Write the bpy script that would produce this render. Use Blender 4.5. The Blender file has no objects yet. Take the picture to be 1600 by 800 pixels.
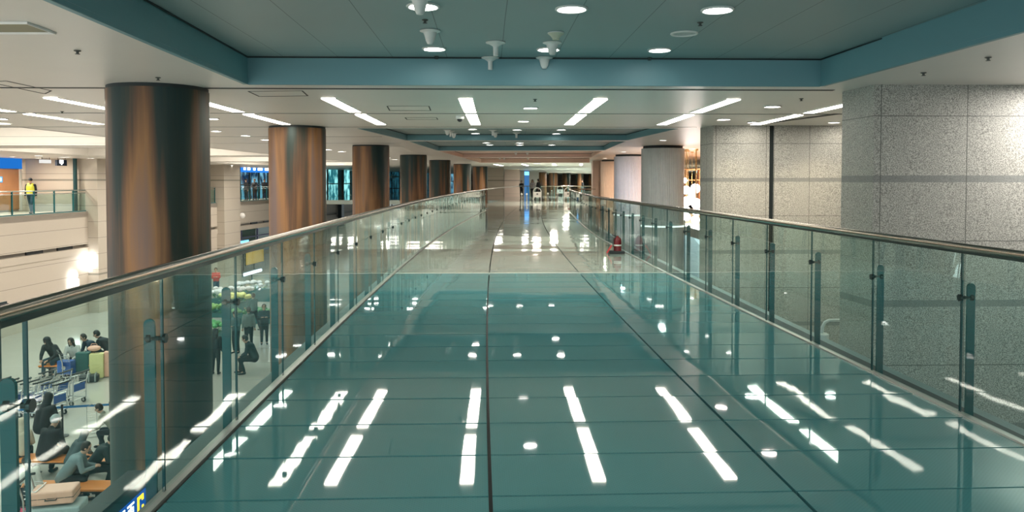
import bpy, bmesh, math, random
from mathutils import Vector, Matrix, Euler
random.seed(7)
R = math.radians
SC = bpy.context.scene
COL = SC.collection

# ------------------------------------------------------------------ camera
F = 1200.0; PITCH = R(1.7); YH = 283.0; EYE = 1.6
PY = YH + F*math.tan(PITCH)
cam = bpy.data.cameras.new('camera'); camo = bpy.data.objects.new('camera', cam); COL.objects.link(camo)
camo.location = (0, 0, EYE); camo.rotation_euler = (math.pi/2 - PITCH, 0, 0)
cam.sensor_width = 36.0; cam.lens = F/1600*36.0; cam.shift_y = -(400-PY)/1600
cam.clip_start = 0.05; cam.clip_end = 500
SC.camera = camo
# ------------------------------------------------------------------ world / exposure
w = bpy.data.worlds.new('world'); SC.world = w; w.use_nodes = True
w.node_tree.nodes['Background'].inputs[0].default_value = (0.62, 0.72, 0.74, 1)
w.node_tree.nodes['Background'].inputs[1].default_value = 0.9
SC.view_settings.view_transform = 'Standard'; SC.view_settings.look = 'None'
SC.view_settings.gamma = 1.0; SC.view_settings.use_curve_mapping = False
SC.view_settings.exposure = 1.12
STRIP_E = 12.0; DOWN_E = 14.0; HALL_FILL_E = 5.0
SC.cycles.max_bounces = 12; SC.cycles.transparent_max_bounces = 40
SC.cycles.glossy_bounces = 6; SC.cycles.diffuse_bounces = 3
SC.cycles.sample_clamp_indirect = 6.0
SC.cycles.caustics_reflective = False; SC.cycles.caustics_refractive = False

# ------------------------------------------------------------------ the curved plan of the hall
B, C = -.0513, .00123
def W(s, u, z=0.0):
    g = B*s + C*s*s; gp = B + 2*C*s; n = 1/math.hypot(1, gp)
    return Vector((g + u*n, s - u*gp*n, z))
def H(s): return -math.atan(B + 2*C*s)              # heading of the bridge at s
def su(X, Y):
    s = Y
    for _ in range(20):
        g = B*s + C*s*s; gp = B + 2*C*s; n = 1/math.hypot(1, gp)
        u = (X-g)*n - (Y-s)*gp*n
        s += Y - (s - u*gp*n)
    return s, u
def ray(px, py):
    x = (px-800)/F; v = -(py-PY)/F
    return Vector((x, math.cos(PITCH)+v*math.sin(PITCH), -math.sin(PITCH)+v*math.cos(PITCH)))
def onz(px, py, z):                                  # the place in the hall seen at a spot of the photo, on a level z
    r = ray(px, py); t = (z-EYE)/r.z
    return Vector((r.x*t, r.y*t, z))
def s_at(px, u, py=283):
    lo, hi = 1.0, 200.0
    rr = ray(px, py); k = rr.x/rr.y
    for _ in range(60):
        m = (lo+hi)/2; p = W(m, u)
        if (p.x/p.y < k) == (u < 0): lo = m
        else: hi = m
    return (lo+hi)/2
def zat(py, Y): 
    r = ray(800, py); return EYE + r.z/r.y*Y

# ------------------------------------------------------------------ materials
MATS = {}
def nt(name):
    m = bpy.data.materials.new(name); m.use_nodes = True
    t = m.node_tree; t.nodes.clear(); o = t.nodes.new('ShaderNodeOutputMaterial')
    return m, t, o
def N(t, typ, **kw):
    n = t.nodes.new(typ)
    for k, v in kw.items(): setattr(n, k, v)
    return n
def math_(t, op, a, b=None, c=None):
    n = N(t, 'ShaderNodeMath', operation=op)
    for i, v in enumerate((a, b, c)):
        if v is None: continue
        if isinstance(v, (int, float)): n.inputs[i].default_value = v
        else: t.links.new(v, n.inputs[i])
    return n.outputs[0]
def mixc(t, f, a, b):
    n = N(t, 'ShaderNodeMix', data_type='RGBA')
    if isinstance(f, (int, float)): n.inputs[0].default_value = f
    else: t.links.new(f, n.inputs[0])
    for i, v in ((6, a), (7, b)):
        if isinstance(v, tuple): n.inputs[i].default_value = (v+(1,))[:4]
        else: t.links.new(v, n.inputs[i])
    return n.outputs[2]
def noise(t, vec, scale, detail=2.0):
    n = N(t, 'ShaderNodeTexNoise'); n.inputs['Scale'].default_value = scale; n.inputs['Detail'].default_value = detail
    if vec is not None: t.links.new(vec, n.inputs['Vector'])
    return n.outputs[0]
def mapping(t, vec, sc):
    n = N(t, 'ShaderNodeMapping'); n.inputs['Scale'].default_value = sc; t.links.new(vec, n.inputs[0]); return n.outputs[0]
def ramp(t, fac, stops):
    n = N(t, 'ShaderNodeValToRGB'); e = n.color_ramp.elements
    e[0].position = stops[0][0]; e[0].color = stops[0][1]+(1,)
    e[1].position = stops[-1][0]; e[1].color = stops[-1][1]+(1,)
    for p, c in stops[1:-1]:
        x = e.new(p); x.color = c+(1,)
    t.links.new(fac, n.inputs[0]); return n.outputs[0]
def principled(t, o, color, rough=.5, metal=0, ior=1.5, bump=None, bstr=.1, bdist=.01):
    p = N(t, 'ShaderNodeBsdfPrincipled')
    if isinstance(color, tuple): p.inputs['Base Color'].default_value = color+(1,)
    else: t.links.new(color, p.inputs['Base Color'])
    if isinstance(rough, (int, float)): p.inputs['Roughness'].default_value = rough
    else: t.links.new(rough, p.inputs['Roughness'])
    p.inputs['Metallic'].default_value = metal; p.inputs['IOR'].default_value = ior
    if bump is not None:
        b = N(t, 'ShaderNodeBump'); b.inputs['Strength'].default_value = bstr; b.inputs['Distance'].default_value = bdist
        t.links.new(bump, b.inputs['Height']); t.links.new(b.outputs[0], p.inputs['Normal'])
    t.links.new(p.outputs[0], o.inputs[0]); return p
def mat(name, col, rough=.5, metal=0, var=.08, scale=6.0, emit=0, ior=1.5):
    if name in MATS: return MATS[name]
    m, t, o = nt(name)
    tc = N(t, 'ShaderNodeTexCoord')
    f = noise(t, tc.outputs['Object'], scale)
    c = mixc(t, f, tuple(max(0, x*(1-var)) for x in col), tuple(min(1, x*(1+var)) for x in col))
    p = principled(t, o, c, rough, metal, ior)
    if emit:
        t.links.new(c, p.inputs['Emission Color']); p.inputs['Emission Strength'].default_value = emit
    MATS[name] = m; return m
def emis(name, col, strength):
    if name in MATS: return MATS[name]
    m, t, o = nt(name)
    tc = N(t, 'ShaderNodeTexCoord'); f = noise(t, tc.outputs['Object'], 2.0)
    c = mixc(t, f, tuple(x*.97 for x in col), col)
    e = N(t, 'ShaderNodeEmission'); e.inputs[1].default_value = strength
    t.links.new(c, e.inputs[0]); t.links.new(e.outputs[0], o.inputs[0]); MATS[name] = m; return m
def line(t, x, period, off, width):                  # 1 on a joint
    f = math_(t, 'FRACT', math_(t, 'DIVIDE', math_(t, 'SUBTRACT', x, off - width/2 + 1000*period*0), period))
    return math_(t, 'LESS_THAN', f, width/period)
def panels(name, col, lcol, px=None, pz=None, rough=.5, speck=None, metal=0, bands=None, var=.05):
    """colour with joints; px / pz = (period, offset, width) along the first / second UV direction (metres)"""
    if name in MATS: return MATS[name]
    m, t, o = nt(name)
    tc = N(t, 'ShaderNodeTexCoord'); sx = N(t, 'ShaderNodeSeparateXYZ'); t.links.new(tc.outputs['UV'], sx.inputs[0])
    n1 = noise(t, tc.outputs['Object'], .9, 3)
    c = mixc(t, n1, tuple(x*(1-var) for x in col), tuple(x*(1+var) for x in col))
    if speck:
        n2 = noise(t, tc.outputs['Object'], 150, 2); n3 = noise(t, tc.outputs['Object'], 85, 2)
        a = math_(t, 'MULTIPLY', math_(t, 'ADD', n2, n3), .5)
        mr = N(t, 'ShaderNodeMapRange'); mr.inputs[1].default_value = .42; mr.inputs[2].default_value = .58
        t.links.new(a, mr.inputs[0]); c2 = ramp(t, mr.outputs[0], [(0, tuple(x*(1-speck) for x in col)), (.5, col), (1, tuple(min(1, x*(1+speck)) for x in col))])
        c = mixc(t, .75, c, c2)
    if bands:
        for (per, off, wd, bc) in bands:
            f = line(t, sx.outputs[1], per, off, wd)
            c = mixc(t, math_(t, 'MULTIPLY', f, .75), c, bc)
    if px: c = mixc(t, line(t, sx.outputs[0], *px), c, lcol)
    if pz: c = mixc(t, line(t, sx.outputs[1], *pz), c, lcol)
    principled(t, o, c, rough, metal)
    MATS[name] = m; return m

CEIL = panels('ceiling_panel', (.72, .70, .66), (.20, .21, .21), px=None, pz=None, rough=.38)
COFFT = panels('coffer_panel', (.26, .36, .365), (.09, .13, .135), px=(.66, .25, .008), pz=(2.9, .2, .006), rough=.45)
COFFS = mat('coffer_side', (.17, .34, .38), .5, var=.04, scale=1)
COFFW = mat('warm_lit_coffer', (.78, .58, .49), .5, var=.04, scale=1)  # warm shop light on the far coffers, painted into their colour
SOFF = mat('coffer_trim', (.33, .42, .42), .5)
GRAN = panels('granite', (.36, .35, .32), (.12, .12, .11), px=(1.083, 6.01, .011), pz=(1.55, .855, .010), rough=.55, speck=.75,
              bands=[(1.55, 1.628, .085, (.17, .18, .175))])
STONE = panels('beige_stone', (.52, .46, .385), (.24, .21, .17), px=None, pz=(.82, -.02, .022), rough=.55, speck=.06)
STONEB = panels('beige_stone_banded', (.50, .445, .37), (.22, .2, .17), pz=(.85, .30, .02), rough=.55, speck=.06, bands=[(5.0, 1.66, .10, (.16, .16, .13))])
PLAST = mat('white_plaster', (.58, .54, .48), .6, var=.03)
DARK = mat('black_joint', (.012, .02, .022), .6)
STEEL = mat('brushed_rail_steel', (.27, .235, .19), .20, 1.0, var=.04, scale=6)
KERB = mat('stainless_kerb', (.50, .50, .47), .35, .7, var=.08)
POST = mat('teal_glass_fin', (.012, .115, .125), .25, .0)
CLAMP = mat('clamp_metal', (.05, .07, .07), .3, .8)
GEDGE = mat('green_glass_edge', (.012, .075, .08), .2)
ALU = mat('chrome_tube', (.62, .63, .63), .25, 1.0)
BLACK = mat('black_plastic', (.02, .025, .028), .45)
WHITE = mat('white_enamel', (.78, .77, .74), .4)
SLABW = mat('pale_roof_board', (.30, .36, .36), .5, var=.03)
TEALF = mat('dark_teal_facing', (.03, .14, .145), .4)
def glass(name, tint, gcol=(1, 1, 1), ior=1.5):
    m, t, o = nt(name)
    tc = N(t, 'ShaderNodeTexCoord')
    tr = N(t, 'ShaderNodeBsdfTransparent'); f = noise(t, tc.outputs['Object'], 1.5)
    t.links.new(mixc(t, f, tuple(x*.98 for x in tint), tint), tr.inputs[0])
    g = N(t, 'ShaderNodeBsdfGlossy'); g.inputs[0].default_value = gcol+(1,); g.inputs['Roughness'].default_value = .0
    fr = N(t, 'ShaderNodeFresnel'); fr.inputs[0].default_value = ior
    b = N(t, 'ShaderNodeBump'); b.inputs['Strength'].default_value = .22; b.inputs['Distance'].default_value = .006
    t.links.new(noise(t, tc.outputs['Object'], 2.2, 1), b.inputs['Height']); t.links.new(b.outputs[0], g.inputs['Normal'])
    gm = N(t, 'ShaderNodeNewGeometry')                 # the pane's front faces carry the reflection, so it is not counted twice
    mx = N(t, 'ShaderNodeMixShader'); t.links.new(math_(t, 'MINIMUM', math_(t, 'MULTIPLY', fr.outputs[0], 1.2), .92), mx.inputs[0])
    t.links.new(tr.outputs[0], mx.inputs[1]); t.links.new(g.outputs[0], mx.inputs[2])
    mb = N(t, 'ShaderNodeMixShader'); t.links.new(gm.outputs['Backfacing'], mb.inputs[0])
    t.links.new(mx.outputs[0], mb.inputs[1]); t.links.new(tr.outputs[0], mb.inputs[2])
    t.links.new(mb.outputs[0], o.inputs[0]); return m
GLASS = glass('railing_glass', (.79, .91, .895), (.92, 1.0, .99))
PANE = glass('window_glass', (.75, .9, .9))
def floor_glass(name, c1, c2, rough, bst=.05):
    m, t, o = nt(name)
    tc = N(t, 'ShaderNodeTexCoord'); sx = N(t, 'ShaderNodeSeparateXYZ'); t.links.new(tc.outputs['UV'], sx.inputs[0])
    c = mixc(t, noise(t, tc.outputs['Object'], .35, 2), c1, c2)
    # fine dotted print in the glass
    d = math_(t, 'MULTIPLY', math_(t, 'SINE', math_(t, 'MULTIPLY', sx.outputs[0], 260)), math_(t, 'SINE', math_(t, 'MULTIPLY', sx.outputs[1], 260)))
    c = mixc(t, math_(t, 'MULTIPLY', math_(t, 'GREATER_THAN', d, .35), .18), c, tuple(x*.6 for x in c1))
    h = noise(t, mapping(t, tc.outputs['Object'], (1.1, .55, 1)), 2.0, 1)
    p = principled(t, o, c, rough, 0, 1.78, bump=h, bstr=bst, bdist=.02)
    return m
FG1 = floor_glass('teal_floor_glass', (.085, .30, .325), (.125, .36, .385), .03, .055)
FG2 = floor_glass('grey_floor_glass', (.34, .42, .39), (.40, .48, .44), .05, .12)

def copper(name='patinated_copper', bias=0.0):
    m, t, o = nt(name)
    tc = N(t, 'ShaderNodeTexCoord'); oi = N(t, 'ShaderNodeObjectInfo')
    ad = N(t, 'ShaderNodeVectorMath', operation='ADD'); t.links.new(tc.outputs['Object'], ad.inputs[0])
    cb = N(t, 'ShaderNodeCombineXYZ'); t.links.new(math_(t, 'MULTIPLY', oi.outputs['Random'], 37.0), cb.inputs[0]); t.links.new(cb.outputs[0], ad.inputs[1])
    v = ad.outputs[0]
    a = noise(t, mapping(t, v, (1.5, 1.5, .10)), 1.0, 2)
    b = noise(t, mapping(t, v, (7, 7, .35)), 1.0, 5)
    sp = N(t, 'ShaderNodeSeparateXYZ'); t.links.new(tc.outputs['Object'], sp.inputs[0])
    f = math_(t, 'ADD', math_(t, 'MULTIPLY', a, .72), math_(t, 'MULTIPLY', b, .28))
    f = math_(t, 'SUBTRACT', f, math_(t, 'MULTIPLY', sp.outputs[0], .06))           # +x side shade painted into the copper colour; darker towards the top too
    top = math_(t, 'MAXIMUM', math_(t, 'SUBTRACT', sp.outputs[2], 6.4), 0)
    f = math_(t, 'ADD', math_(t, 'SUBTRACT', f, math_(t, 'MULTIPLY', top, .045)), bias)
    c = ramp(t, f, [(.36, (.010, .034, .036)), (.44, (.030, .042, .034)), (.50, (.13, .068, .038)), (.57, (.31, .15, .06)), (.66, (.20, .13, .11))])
    principled(t, o, c, .45, .30, bump=b, bstr=.15, bdist=.01)
    return m
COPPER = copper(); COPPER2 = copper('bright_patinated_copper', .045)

# ------------------------------------------------------------------ mesh building
class MB:
    def __init__(s): s.v = []; s.f = []; s.uv = []; s.m = []
    def face(s, pts, uv=None, m=0):
        i = len(s.v); s.v += [Vector(p) for p in pts]; s.f.append(tuple(range(i, i+len(pts)))); s.m.append(m)
        s.uv.append(uv or [(0, 0)]*len(pts)); return s
    def hexa(s, b, t, m=0, uvs=None):                 # bottom 4, top 4 (counter-clockwise seen from above)
        i = len(s.v); s.v += [Vector(p) for p in list(b)+list(t)]
        for f in ((3, 2, 1, 0), (4, 5, 6, 7), (0, 1, 5, 4), (1, 2, 6, 5), (2, 3, 7, 6), (3, 0, 4, 7)):
            s.f.append(tuple(i+k for k in f)); s.m.append(m)
            pts = [s.v[i+k] for k in f]; n = (pts[1]-pts[0]).cross(pts[2]-pts[1])
            if abs(n.z) > max(abs(n.x), abs(n.y)): s.uv.append([(p.x, p.y) for p in pts])
            elif abs(n.x) > abs(n.y): s.uv.append([(p.y, p.z) for p in pts])
            else: s.uv.append([(p.x, p.z) for p in pts])
        return s
    def box(s, c, d, rz=0, m=0, rot=None):
        c = Vector(c); x, y, z = d[0]/2, d[1]/2, d[2]/2
        M = (rot.to_matrix() if rot else Matrix.Rotation(rz, 3, 'Z'))
        q = [c+M@Vector(p) for p in ((-x, -y, -z), (x, -y, -z), (x, y, -z), (-x, y, -z), (-x, -y, z), (x, -y, z), (x, y, z), (-x, y, z))]
        return s.hexa(q[:4], q[4:], m)
    def slab(s, s0, s1, u0, u1, z0, z1, m=0, n=None):  # a curved block of the hall's plan
        n = n or max(1, int(abs(s1-s0)/3))
        for i in range(n):
            a = s0+(s1-s0)*i/n; b = s0+(s1-s0)*(i+1)/n
            s.hexa([W(a, u0, z0), W(a, u1, z0), W(b, u1, z0), W(b, u0, z0)], [W(a, u0, z1), W(a, u1, z1), W(b, u1, z1), W(b, u0, z1)], m)
            for k, q in enumerate(((b, u0), (b, u1), (a, u1), (a, u0))): pass
            s.uv[-6] = [(u0, b), (u1, b), (u1, a), (u0, a)]; s.uv[-5] = [(u0, a), (u1, a), (u1, b), (u0, b)]
            s.uv[-4] = [(u0, z0), (u1, z0), (u1, z1), (u0, z1)]; s.uv[-3] = [(a, z0), (b, z0), (b, z1), (a, z1)]
            s.uv[-2] = [(u1, z0), (u0, z0), (u0, z1), (u1, z1)]; s.uv[-1] = [(b, z0), (a, z0), (a, z1), (b, z1)]
        return s
    def tube(s, pts, r, n=10, m=0, closed=False, caps=True):
        pts = [Vector(p) for p in pts]; rs = r if isinstance(r, (list, tuple)) else [r]*len(pts)
        i0 = len(s.v); L = len(pts); up = None
        for k, p in enumerate(pts):
            if closed: d = pts[(k+1) % L]-pts[k-1]
            else: d = pts[min(k+1, L-1)]-pts[max(k-1, 0)]
            d.normalize()
            if up is None: up = Vector((0, 0, 1)) if abs(d.z) < .9 else Vector((0, 1, 0))
            a = up.cross(d)
            if a.length < 1e-4: a = Vector((1, 0, 0)).cross(d)
            a.normalize(); b = d.cross(a); up = b
            for j in range(n):
                an = 2*math.pi*j/n
                s.v.append(p+(a*math.cos(an)+b*math.sin(an))*rs[k])
        for k in range(L if closed else L-1):
            for j in range(n):
                q = ((k+1) % L)*n
                s.f.append((i0+k*n+j, i0+k*n+(j+1) % n, i0+q+(j+1) % n, i0+q+j)); s.m.append(m); s.uv.append([(0, 0)]*4)
        if caps and not closed:
            s.f.append(tuple(i0+j for j in range(n))[::-1]); s.m.append(m); s.uv.append([(0, 0)]*n)
            s.f.append(tuple(i0+(L-1)*n+j for j in range(n))); s.m.append(m); s.uv.append([(0, 0)]*n)
        return s
    def lathe(s, c, prof, n=20, m=0, axis='z', sx=1, sy=1):
        c = Vector(c); i0 = len(s.v); L = len(prof)
        for (r, z) in prof:
            for j in range(n):
                a = 2*math.pi*j/n; x, y = r*math.cos(a)*sx, r*math.sin(a)*sy
                s.v.append(c+(Vector((x, y, z)) if axis == 'z' else Vector((z, x, y)) if axis == 'x' else Vector((x, z, y))))
        for k in range(L-1):
            for j in range(n):
                s.f.append((i0+k*n+j, i0+k*n+(j+1) % n, i0+(k+1)*n+(j+1) % n, i0+(k+1)*n+j)); s.m.append(m); s.uv.append([(0, 0)]*4)
        s.f.append(tuple(i0+j for j in range(n))[::-1]); s.m.append(m); s.uv.append([(0, 0)]*n)
        s.f.append(tuple(i0+(L-1)*n+j for j in range(n))); s.m.append(m); s.uv.append([(0, 0)]*n)
        return s
    def ball(s, c, r, m=0, n=14, sz=1, sx=1, sy=1):
        return s.lathe(c, [(max(1e-4, r*math.sin(math.pi*k/8)), -r*sz*math.cos(math.pi*k/8)) for k in range(9)], n, m, sx=sx, sy=sy)
    def prism(s, outline, frame, depth, m=0):          # 2D outline (x, z) pushed through a frame (origin, X, Z axes) by depth along X x Z
        o, ax, az = frame; ay = ax.cross(az); n = len(outline); i = len(s.v)
        for d in (0, depth): s.v += [o+ax*x+az*z+ay*d for x, z in outline]
        s.f.append(tuple(i+k for k in range(n))); s.f.append(tuple(i+n+k for k in range(n))[::-1]); s.m += [m, m]; s.uv += [[(0, 0)]*n]*2
        for k in range(n):
            q = (k+1) % n; s.f.append((i+q, i+k, i+n+k, i+n+q)); s.m.append(m); s.uv.append([(0, 0)]*4)
        return s
    def build(s, name, mats, parent=None, smooth=False, bevel=0, origin=None):
        me = bpy.data.meshes.new(name); inv = parent_inv(parent) if parent else Matrix.Identity(4)
        vs = [inv@p for p in s.v]
        o = bpy.data.objects.new(name, me)
        if origin is not None and not parent:
            og = Vector(origin); vs = [p-og for p in vs]; o.location = og
        me.from_pydata([tuple(p) for p in vs], [], s.f)
        ul = me.uv_layers.new(name='UVMap'); flat = []
        for q in s.uv:
            for x in q: flat += [x[0], x[1]]
        ul.data.foreach_set('uv', flat)
        for mm in (mats if isinstance(mats, (list, tuple)) else [mats]): me.materials.append(mm)
        me.polygons.foreach_set('material_index', s.m)
        bm = bmesh.new(); bm.from_mesh(me); bmesh.ops.recalc_face_normals(bm, faces=bm.faces); bm.to_mesh(me); bm.free()
        if smooth:
            for p in me.polygons: p.use_smooth = True
            me.set_sharp_from_angle(angle=R(40))
        COL.objects.link(o)
        if bevel:
            b = o.modifiers.new('bevel', 'BEVEL'); b.width = bevel; b.segments = 2; b.limit_method = 'ANGLE'
        if parent: o.parent = parent
        return o
def parent_inv(p):
    M = Matrix.LocRotScale(p.location, p.rotation_euler, p.scale)
    if p.parent: M = Matrix.LocRotScale(p.parent.location, p.parent.rotation_euler, p.parent.scale)@M
    return M.inverted()
def tag(o, label, cat, group=None, kind=None):
    o['label'] = label; o['category'] = cat
    if group: o['group'] = group
    if kind: o['kind'] = kind
    return o
def thing(name, label, cat, loc=(0, 0, 0), rz=0, group=None, kind=None):
    o = bpy.data.objects.new(name, None); COL.objects.link(o); o.empty_display_size = .1
    o.location = loc; o.rotation_euler = (0, 0, rz); return tag(o, label, cat, group, kind)
def local(mb, t):                                     # put locally written geometry where the thing stands
    M = Matrix.LocRotScale(t.location, t.rotation_euler, t.scale); mb.v = [M@p for p in mb.v]; return mb
def struct(mb, name, mats, **k):
    o = mb.build(name, mats, **k); o['kind'] = 'structure'; return o
def copy_tree(o, parent=None):
    c = o.copy(); COL.objects.link(c)
    if parent: c.parent = parent
    for ch in [x for x in KIDS.get(o.name, [])]: KIDS.setdefault(c.name, []).append(copy_tree(ch, c))
    return c
KIDS = {}
def part(mb, name, m, t, **k):
    o = mb.build(name, m, t, **k); KIDS.setdefault(t.name, []).append(o); return o
ORD = ['first', 'second', 'third', 'fourth', 'fifth', 'sixth', 'seventh', 'eighth', 'ninth', 'tenth', 'eleventh', 'twelfth', 'thirteenth', 'fourteenth', 'fifteenth', 'sixteenth']

# ================================================================== SETTING
ZC = 2.79            # hall ceiling
ZL = -5.4            # lower hall floor
# --- glass floor: panes 1.57 x 0.59 m with joints
def pane_floor(name, s0, s1, m):
    mb = MB(); us = [-1.56, .07, 1.64]
    s = s0; k = 0
    while s < s1-.05:
        e = min(s+.59, s1)
        for j in range(3):
            u0 = us[j]; u1 = us[j+1] if j < 2 else None
            a0, a1 = u0+.010, (u1-.010 if u1 else UR(s)-.02); b1 = (u1-.010 if u1 else UR(e)-.02)
            t1, t2 = random.gauss(0, .0006), random.gauss(0, .0011)
            z = [t1*(-1)+t2*(-1), t1-t2, t1+t2, -t1+t2]; z = [max(-.002, min(.002, q*.6)) for q in z]
            P = [W(s+.009, a0, z[0]), W(s+.009, a1, z[1]), W(e-.009, b1, z[2]), W(e-.009, a0, z[3])]
            mb.hexa([p-Vector((0, 0, .03)) for p in P], P)
            mb.uv[-5] = [(a0, s), (a1, s), (b1, e), (a0, e)]
        s = e; k += 1
    return struct(mb, name, m)
def UR(s):
    if s < 22: return 3.42-.019*s
    if s < 34: return 3.00+.10*((s-22)/12)
    return 3.10
UL = lambda s: -1.6 + (.18*min(1, max(0, (s-18)/20)))
S_STRIP = 13.30
pane_floor('floor_near_glass', .9, S_STRIP-.02, FG1)
pane_floor('floor_far_glass', S_STRIP+.05, 46.0, FG2)
mb = MB().slab(-6, 46, -1.66, 3.5, -.38, -.034); struct(mb, 'floor_bridge_slab', DARK)
mb = MB().slab(-6, .88, -1.62, 3.44, -.034, 0); struct(mb, 'floor_rear', FG1)
mb = MB().slab(S_STRIP-.012, S_STRIP+.042, -1.57, UR(13)-.02, -.03, .004); struct(mb, 'trim_1', mat('pale_steel_strip', (.75, .74, .68), .4, .3))
mb = MB().slab(46, 150, -2.6, 34, -.35, 0, n=40).slab(63, 140, -22.1, -2.6, -.35, 0, n=20); struct(mb, 'floor_far_concourse', FG2)
mb = MB().slab(4.12, 46, -1.80, -1.67, -.30, -.05); mb.slab(.5, 46, UR(10)+.30, UR(10)+.42, -.30, -.06); struct(mb, 'trim_2', SLABW)

# --- lower hall
mb = MB().slab(-8, 150, -32, 16, ZL-.2, ZL, n=60)
def hallfloor():
    m, t, o = nt('polished_terrazzo')
    tc = N(t, 'ShaderNodeTexCoord'); sx = N(t, 'ShaderNodeSeparateXYZ'); t.links.new(tc.outputs['UV'], sx.inputs[0])
    c = mixc(t, noise(t, tc.outputs['Object'], .5, 3), (.50, .485, .44), (.58, .56, .51))
    c = mixc(t, noise(t, tc.outputs['Object'], 45, 2), c, (.47, .45, .41))
    l = math_(t, 'MAXIMUM', line(t, sx.outputs[0], 1.8, .3, .012), line(t, sx.outputs[1], 1.8, .3, .012))
    c = mixc(t, math_(t, 'MULTIPLY', l, .35), c, (.3, .3, .28))
    principled(t, o, c, .12, 0, 1.45); return m
struct(mb, 'floor_lower_hall', hallfloor())

# --- ceiling with coffers cut out
coffers = [(.5, 9.55, (-2.72, -2.87), (4.42, 4.25), .34), (17.45, 22.4, (-2.93, -2.52), (4.24, 3.86), .17),
           (23.1, 29.8, (-2.5, -2.42), (3.88, 3.98), .17), (30.6, 38.2, (-2.42, -2.30), (3.98, 4.10), .18), (39.0, 49.5, (-2.32, -2.47), (4.10, 4.5), .28)]
hallc = [(-8, 6.5), (17.2, 25.5), (27.6, 35.2), (37.3, 45.5), (47.6, 56.5)]
HU0, HU1 = -19.5, -10.4
cuts = sorted(set([-8, 6.5, 10.0, 14.0] + [c[0] for c in coffers] + [c[1] for c in coffers] + [x for h in hallc for x in h] + [60, 80, 100, 125, 150]))
mb = MB()
def interp(c, s, k): return c[k][0]+(c[k][1]-c[k][0])*(s-c[0])/(c[1]-c[0])
for a, b in zip(cuts[:-1], cuts[1:]):
    n = max(1, int((b-a)/3)); 
    for i in range(n):
        p, q = a+(b-a)*i/n, a+(b-a)*(i+1)/n; mid = (p+q)/2
        holes = []
        if any(h[0] < mid < h[1] for h in hallc): holes.append((HU0, HU0, HU1, HU1))
        for c in coffers:
            if c[0] < mid < c[1]: holes.append((interp(c, p, 2), interp(c, q, 2), interp(c, p, 3), interp(c, q, 3)))
        l = (-34., -34.)
        for h in holes+[(34., 34., None, None)]:
            r = (h[0], h[1])
            mb.face([W(p, l[0], ZC), W(p, r[0], ZC), W(q, r[1], ZC), W(q, l[1], ZC)], [(l[0], p), (r[0], p), (r[1], q), (l[1], q)])
            mb.face([W(p, l[0], ZC+.04), W(p, r[0], ZC+.04), W(q, r[1], ZC+.04), W(q, l[1], ZC+.04)], [(l[0], p), (r[0], p), (r[1], q), (l[1], q)])
            l = (h[2], h[3])
ceil = struct(mb, 'ceiling', CEIL)
for p_ in ceil.data.polygons: pass
for i, c in enumerate(coffers):
    a, b, L_, R_, d = c; n = max(1, int((b-a)/2)); top = MB(); side = MB(); tr = MB()
    for k in range(n):
        p, q = a+(b-a)*k/n, a+(b-a)*(k+1)/n; lp, lq, rp, rq = interp(c, p, 2), interp(c, q, 2), interp(c, p, 3), interp(c, q, 3)
        top.hexa([W(p, lp-.05, ZC+d), W(p, rp+.05, ZC+d), W(q, rq+.05, ZC+d), W(q, lq-.05, ZC+d)], [W(p, lp-.05, ZC+d+.03), W(p, rp+.05, ZC+d+.03), W(q, rq+.05, ZC+d+.03), W(q, lq-.05, ZC+d+.03)])
        top.uv[-6] = [(lq, q), (rq, q), (rp, p), (lp, p)]
        for (x, y, sg) in ((lp, lq, -1), (rp, rq, 1)):
            e = sg*.05; z0, z1 = ZC-.004, ZC+d+.02
            P = [W(p, x, z0), W(p, x+e, z0), W(q, y+e, z0), W(q, y, z0)]; Q = [v+Vector((0, 0, z1-z0)) for v in P]
            side.hexa(P, Q)
    for (s_, e) in ((a, -.05), (b, .05)):
        lo, hi = interp(c, s_, 2), interp(c, s_, 3); z0, z1 = ZC-.004, ZC+d+.02
        P = [W(s_, lo, z0), W(s_, hi, z0), W(s_+e, hi, z0), W(s_+e, lo, z0)]
        side.hexa(P, [v+Vector((0, 0, z1-z0)) for v in P])
        g_ = -.012 if e > 0 else .012; P = [W(s_, lo, ZC+d-.018), W(s_, hi, ZC+d-.018), W(s_+g_, hi, ZC+d-.018), W(s_+g_, lo, ZC+d-.018)]; tr.hexa(P, [v+Vector((0, 0, .016)) for v in P])
    for (x, y, sg) in ((L_[0], L_[1], -1), (R_[0], R_[1], 1)):
        P = [W(a, x, ZC+d-.018), W(a, x-sg*.012, ZC+d-.018), W(b, y-sg*.012, ZC+d-.018), W(b, y, ZC+d-.018)]; tr.hexa(P, [v+Vector((0, 0, .016)) for v in P])
    struct(tr, 'trim_11', DARK)
    struct(top, 'ceiling_coffer', COFFT if i < 3 else COFFW); struct(side, 'trim_3', COFFS if i < 3 else COFFW)
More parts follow.
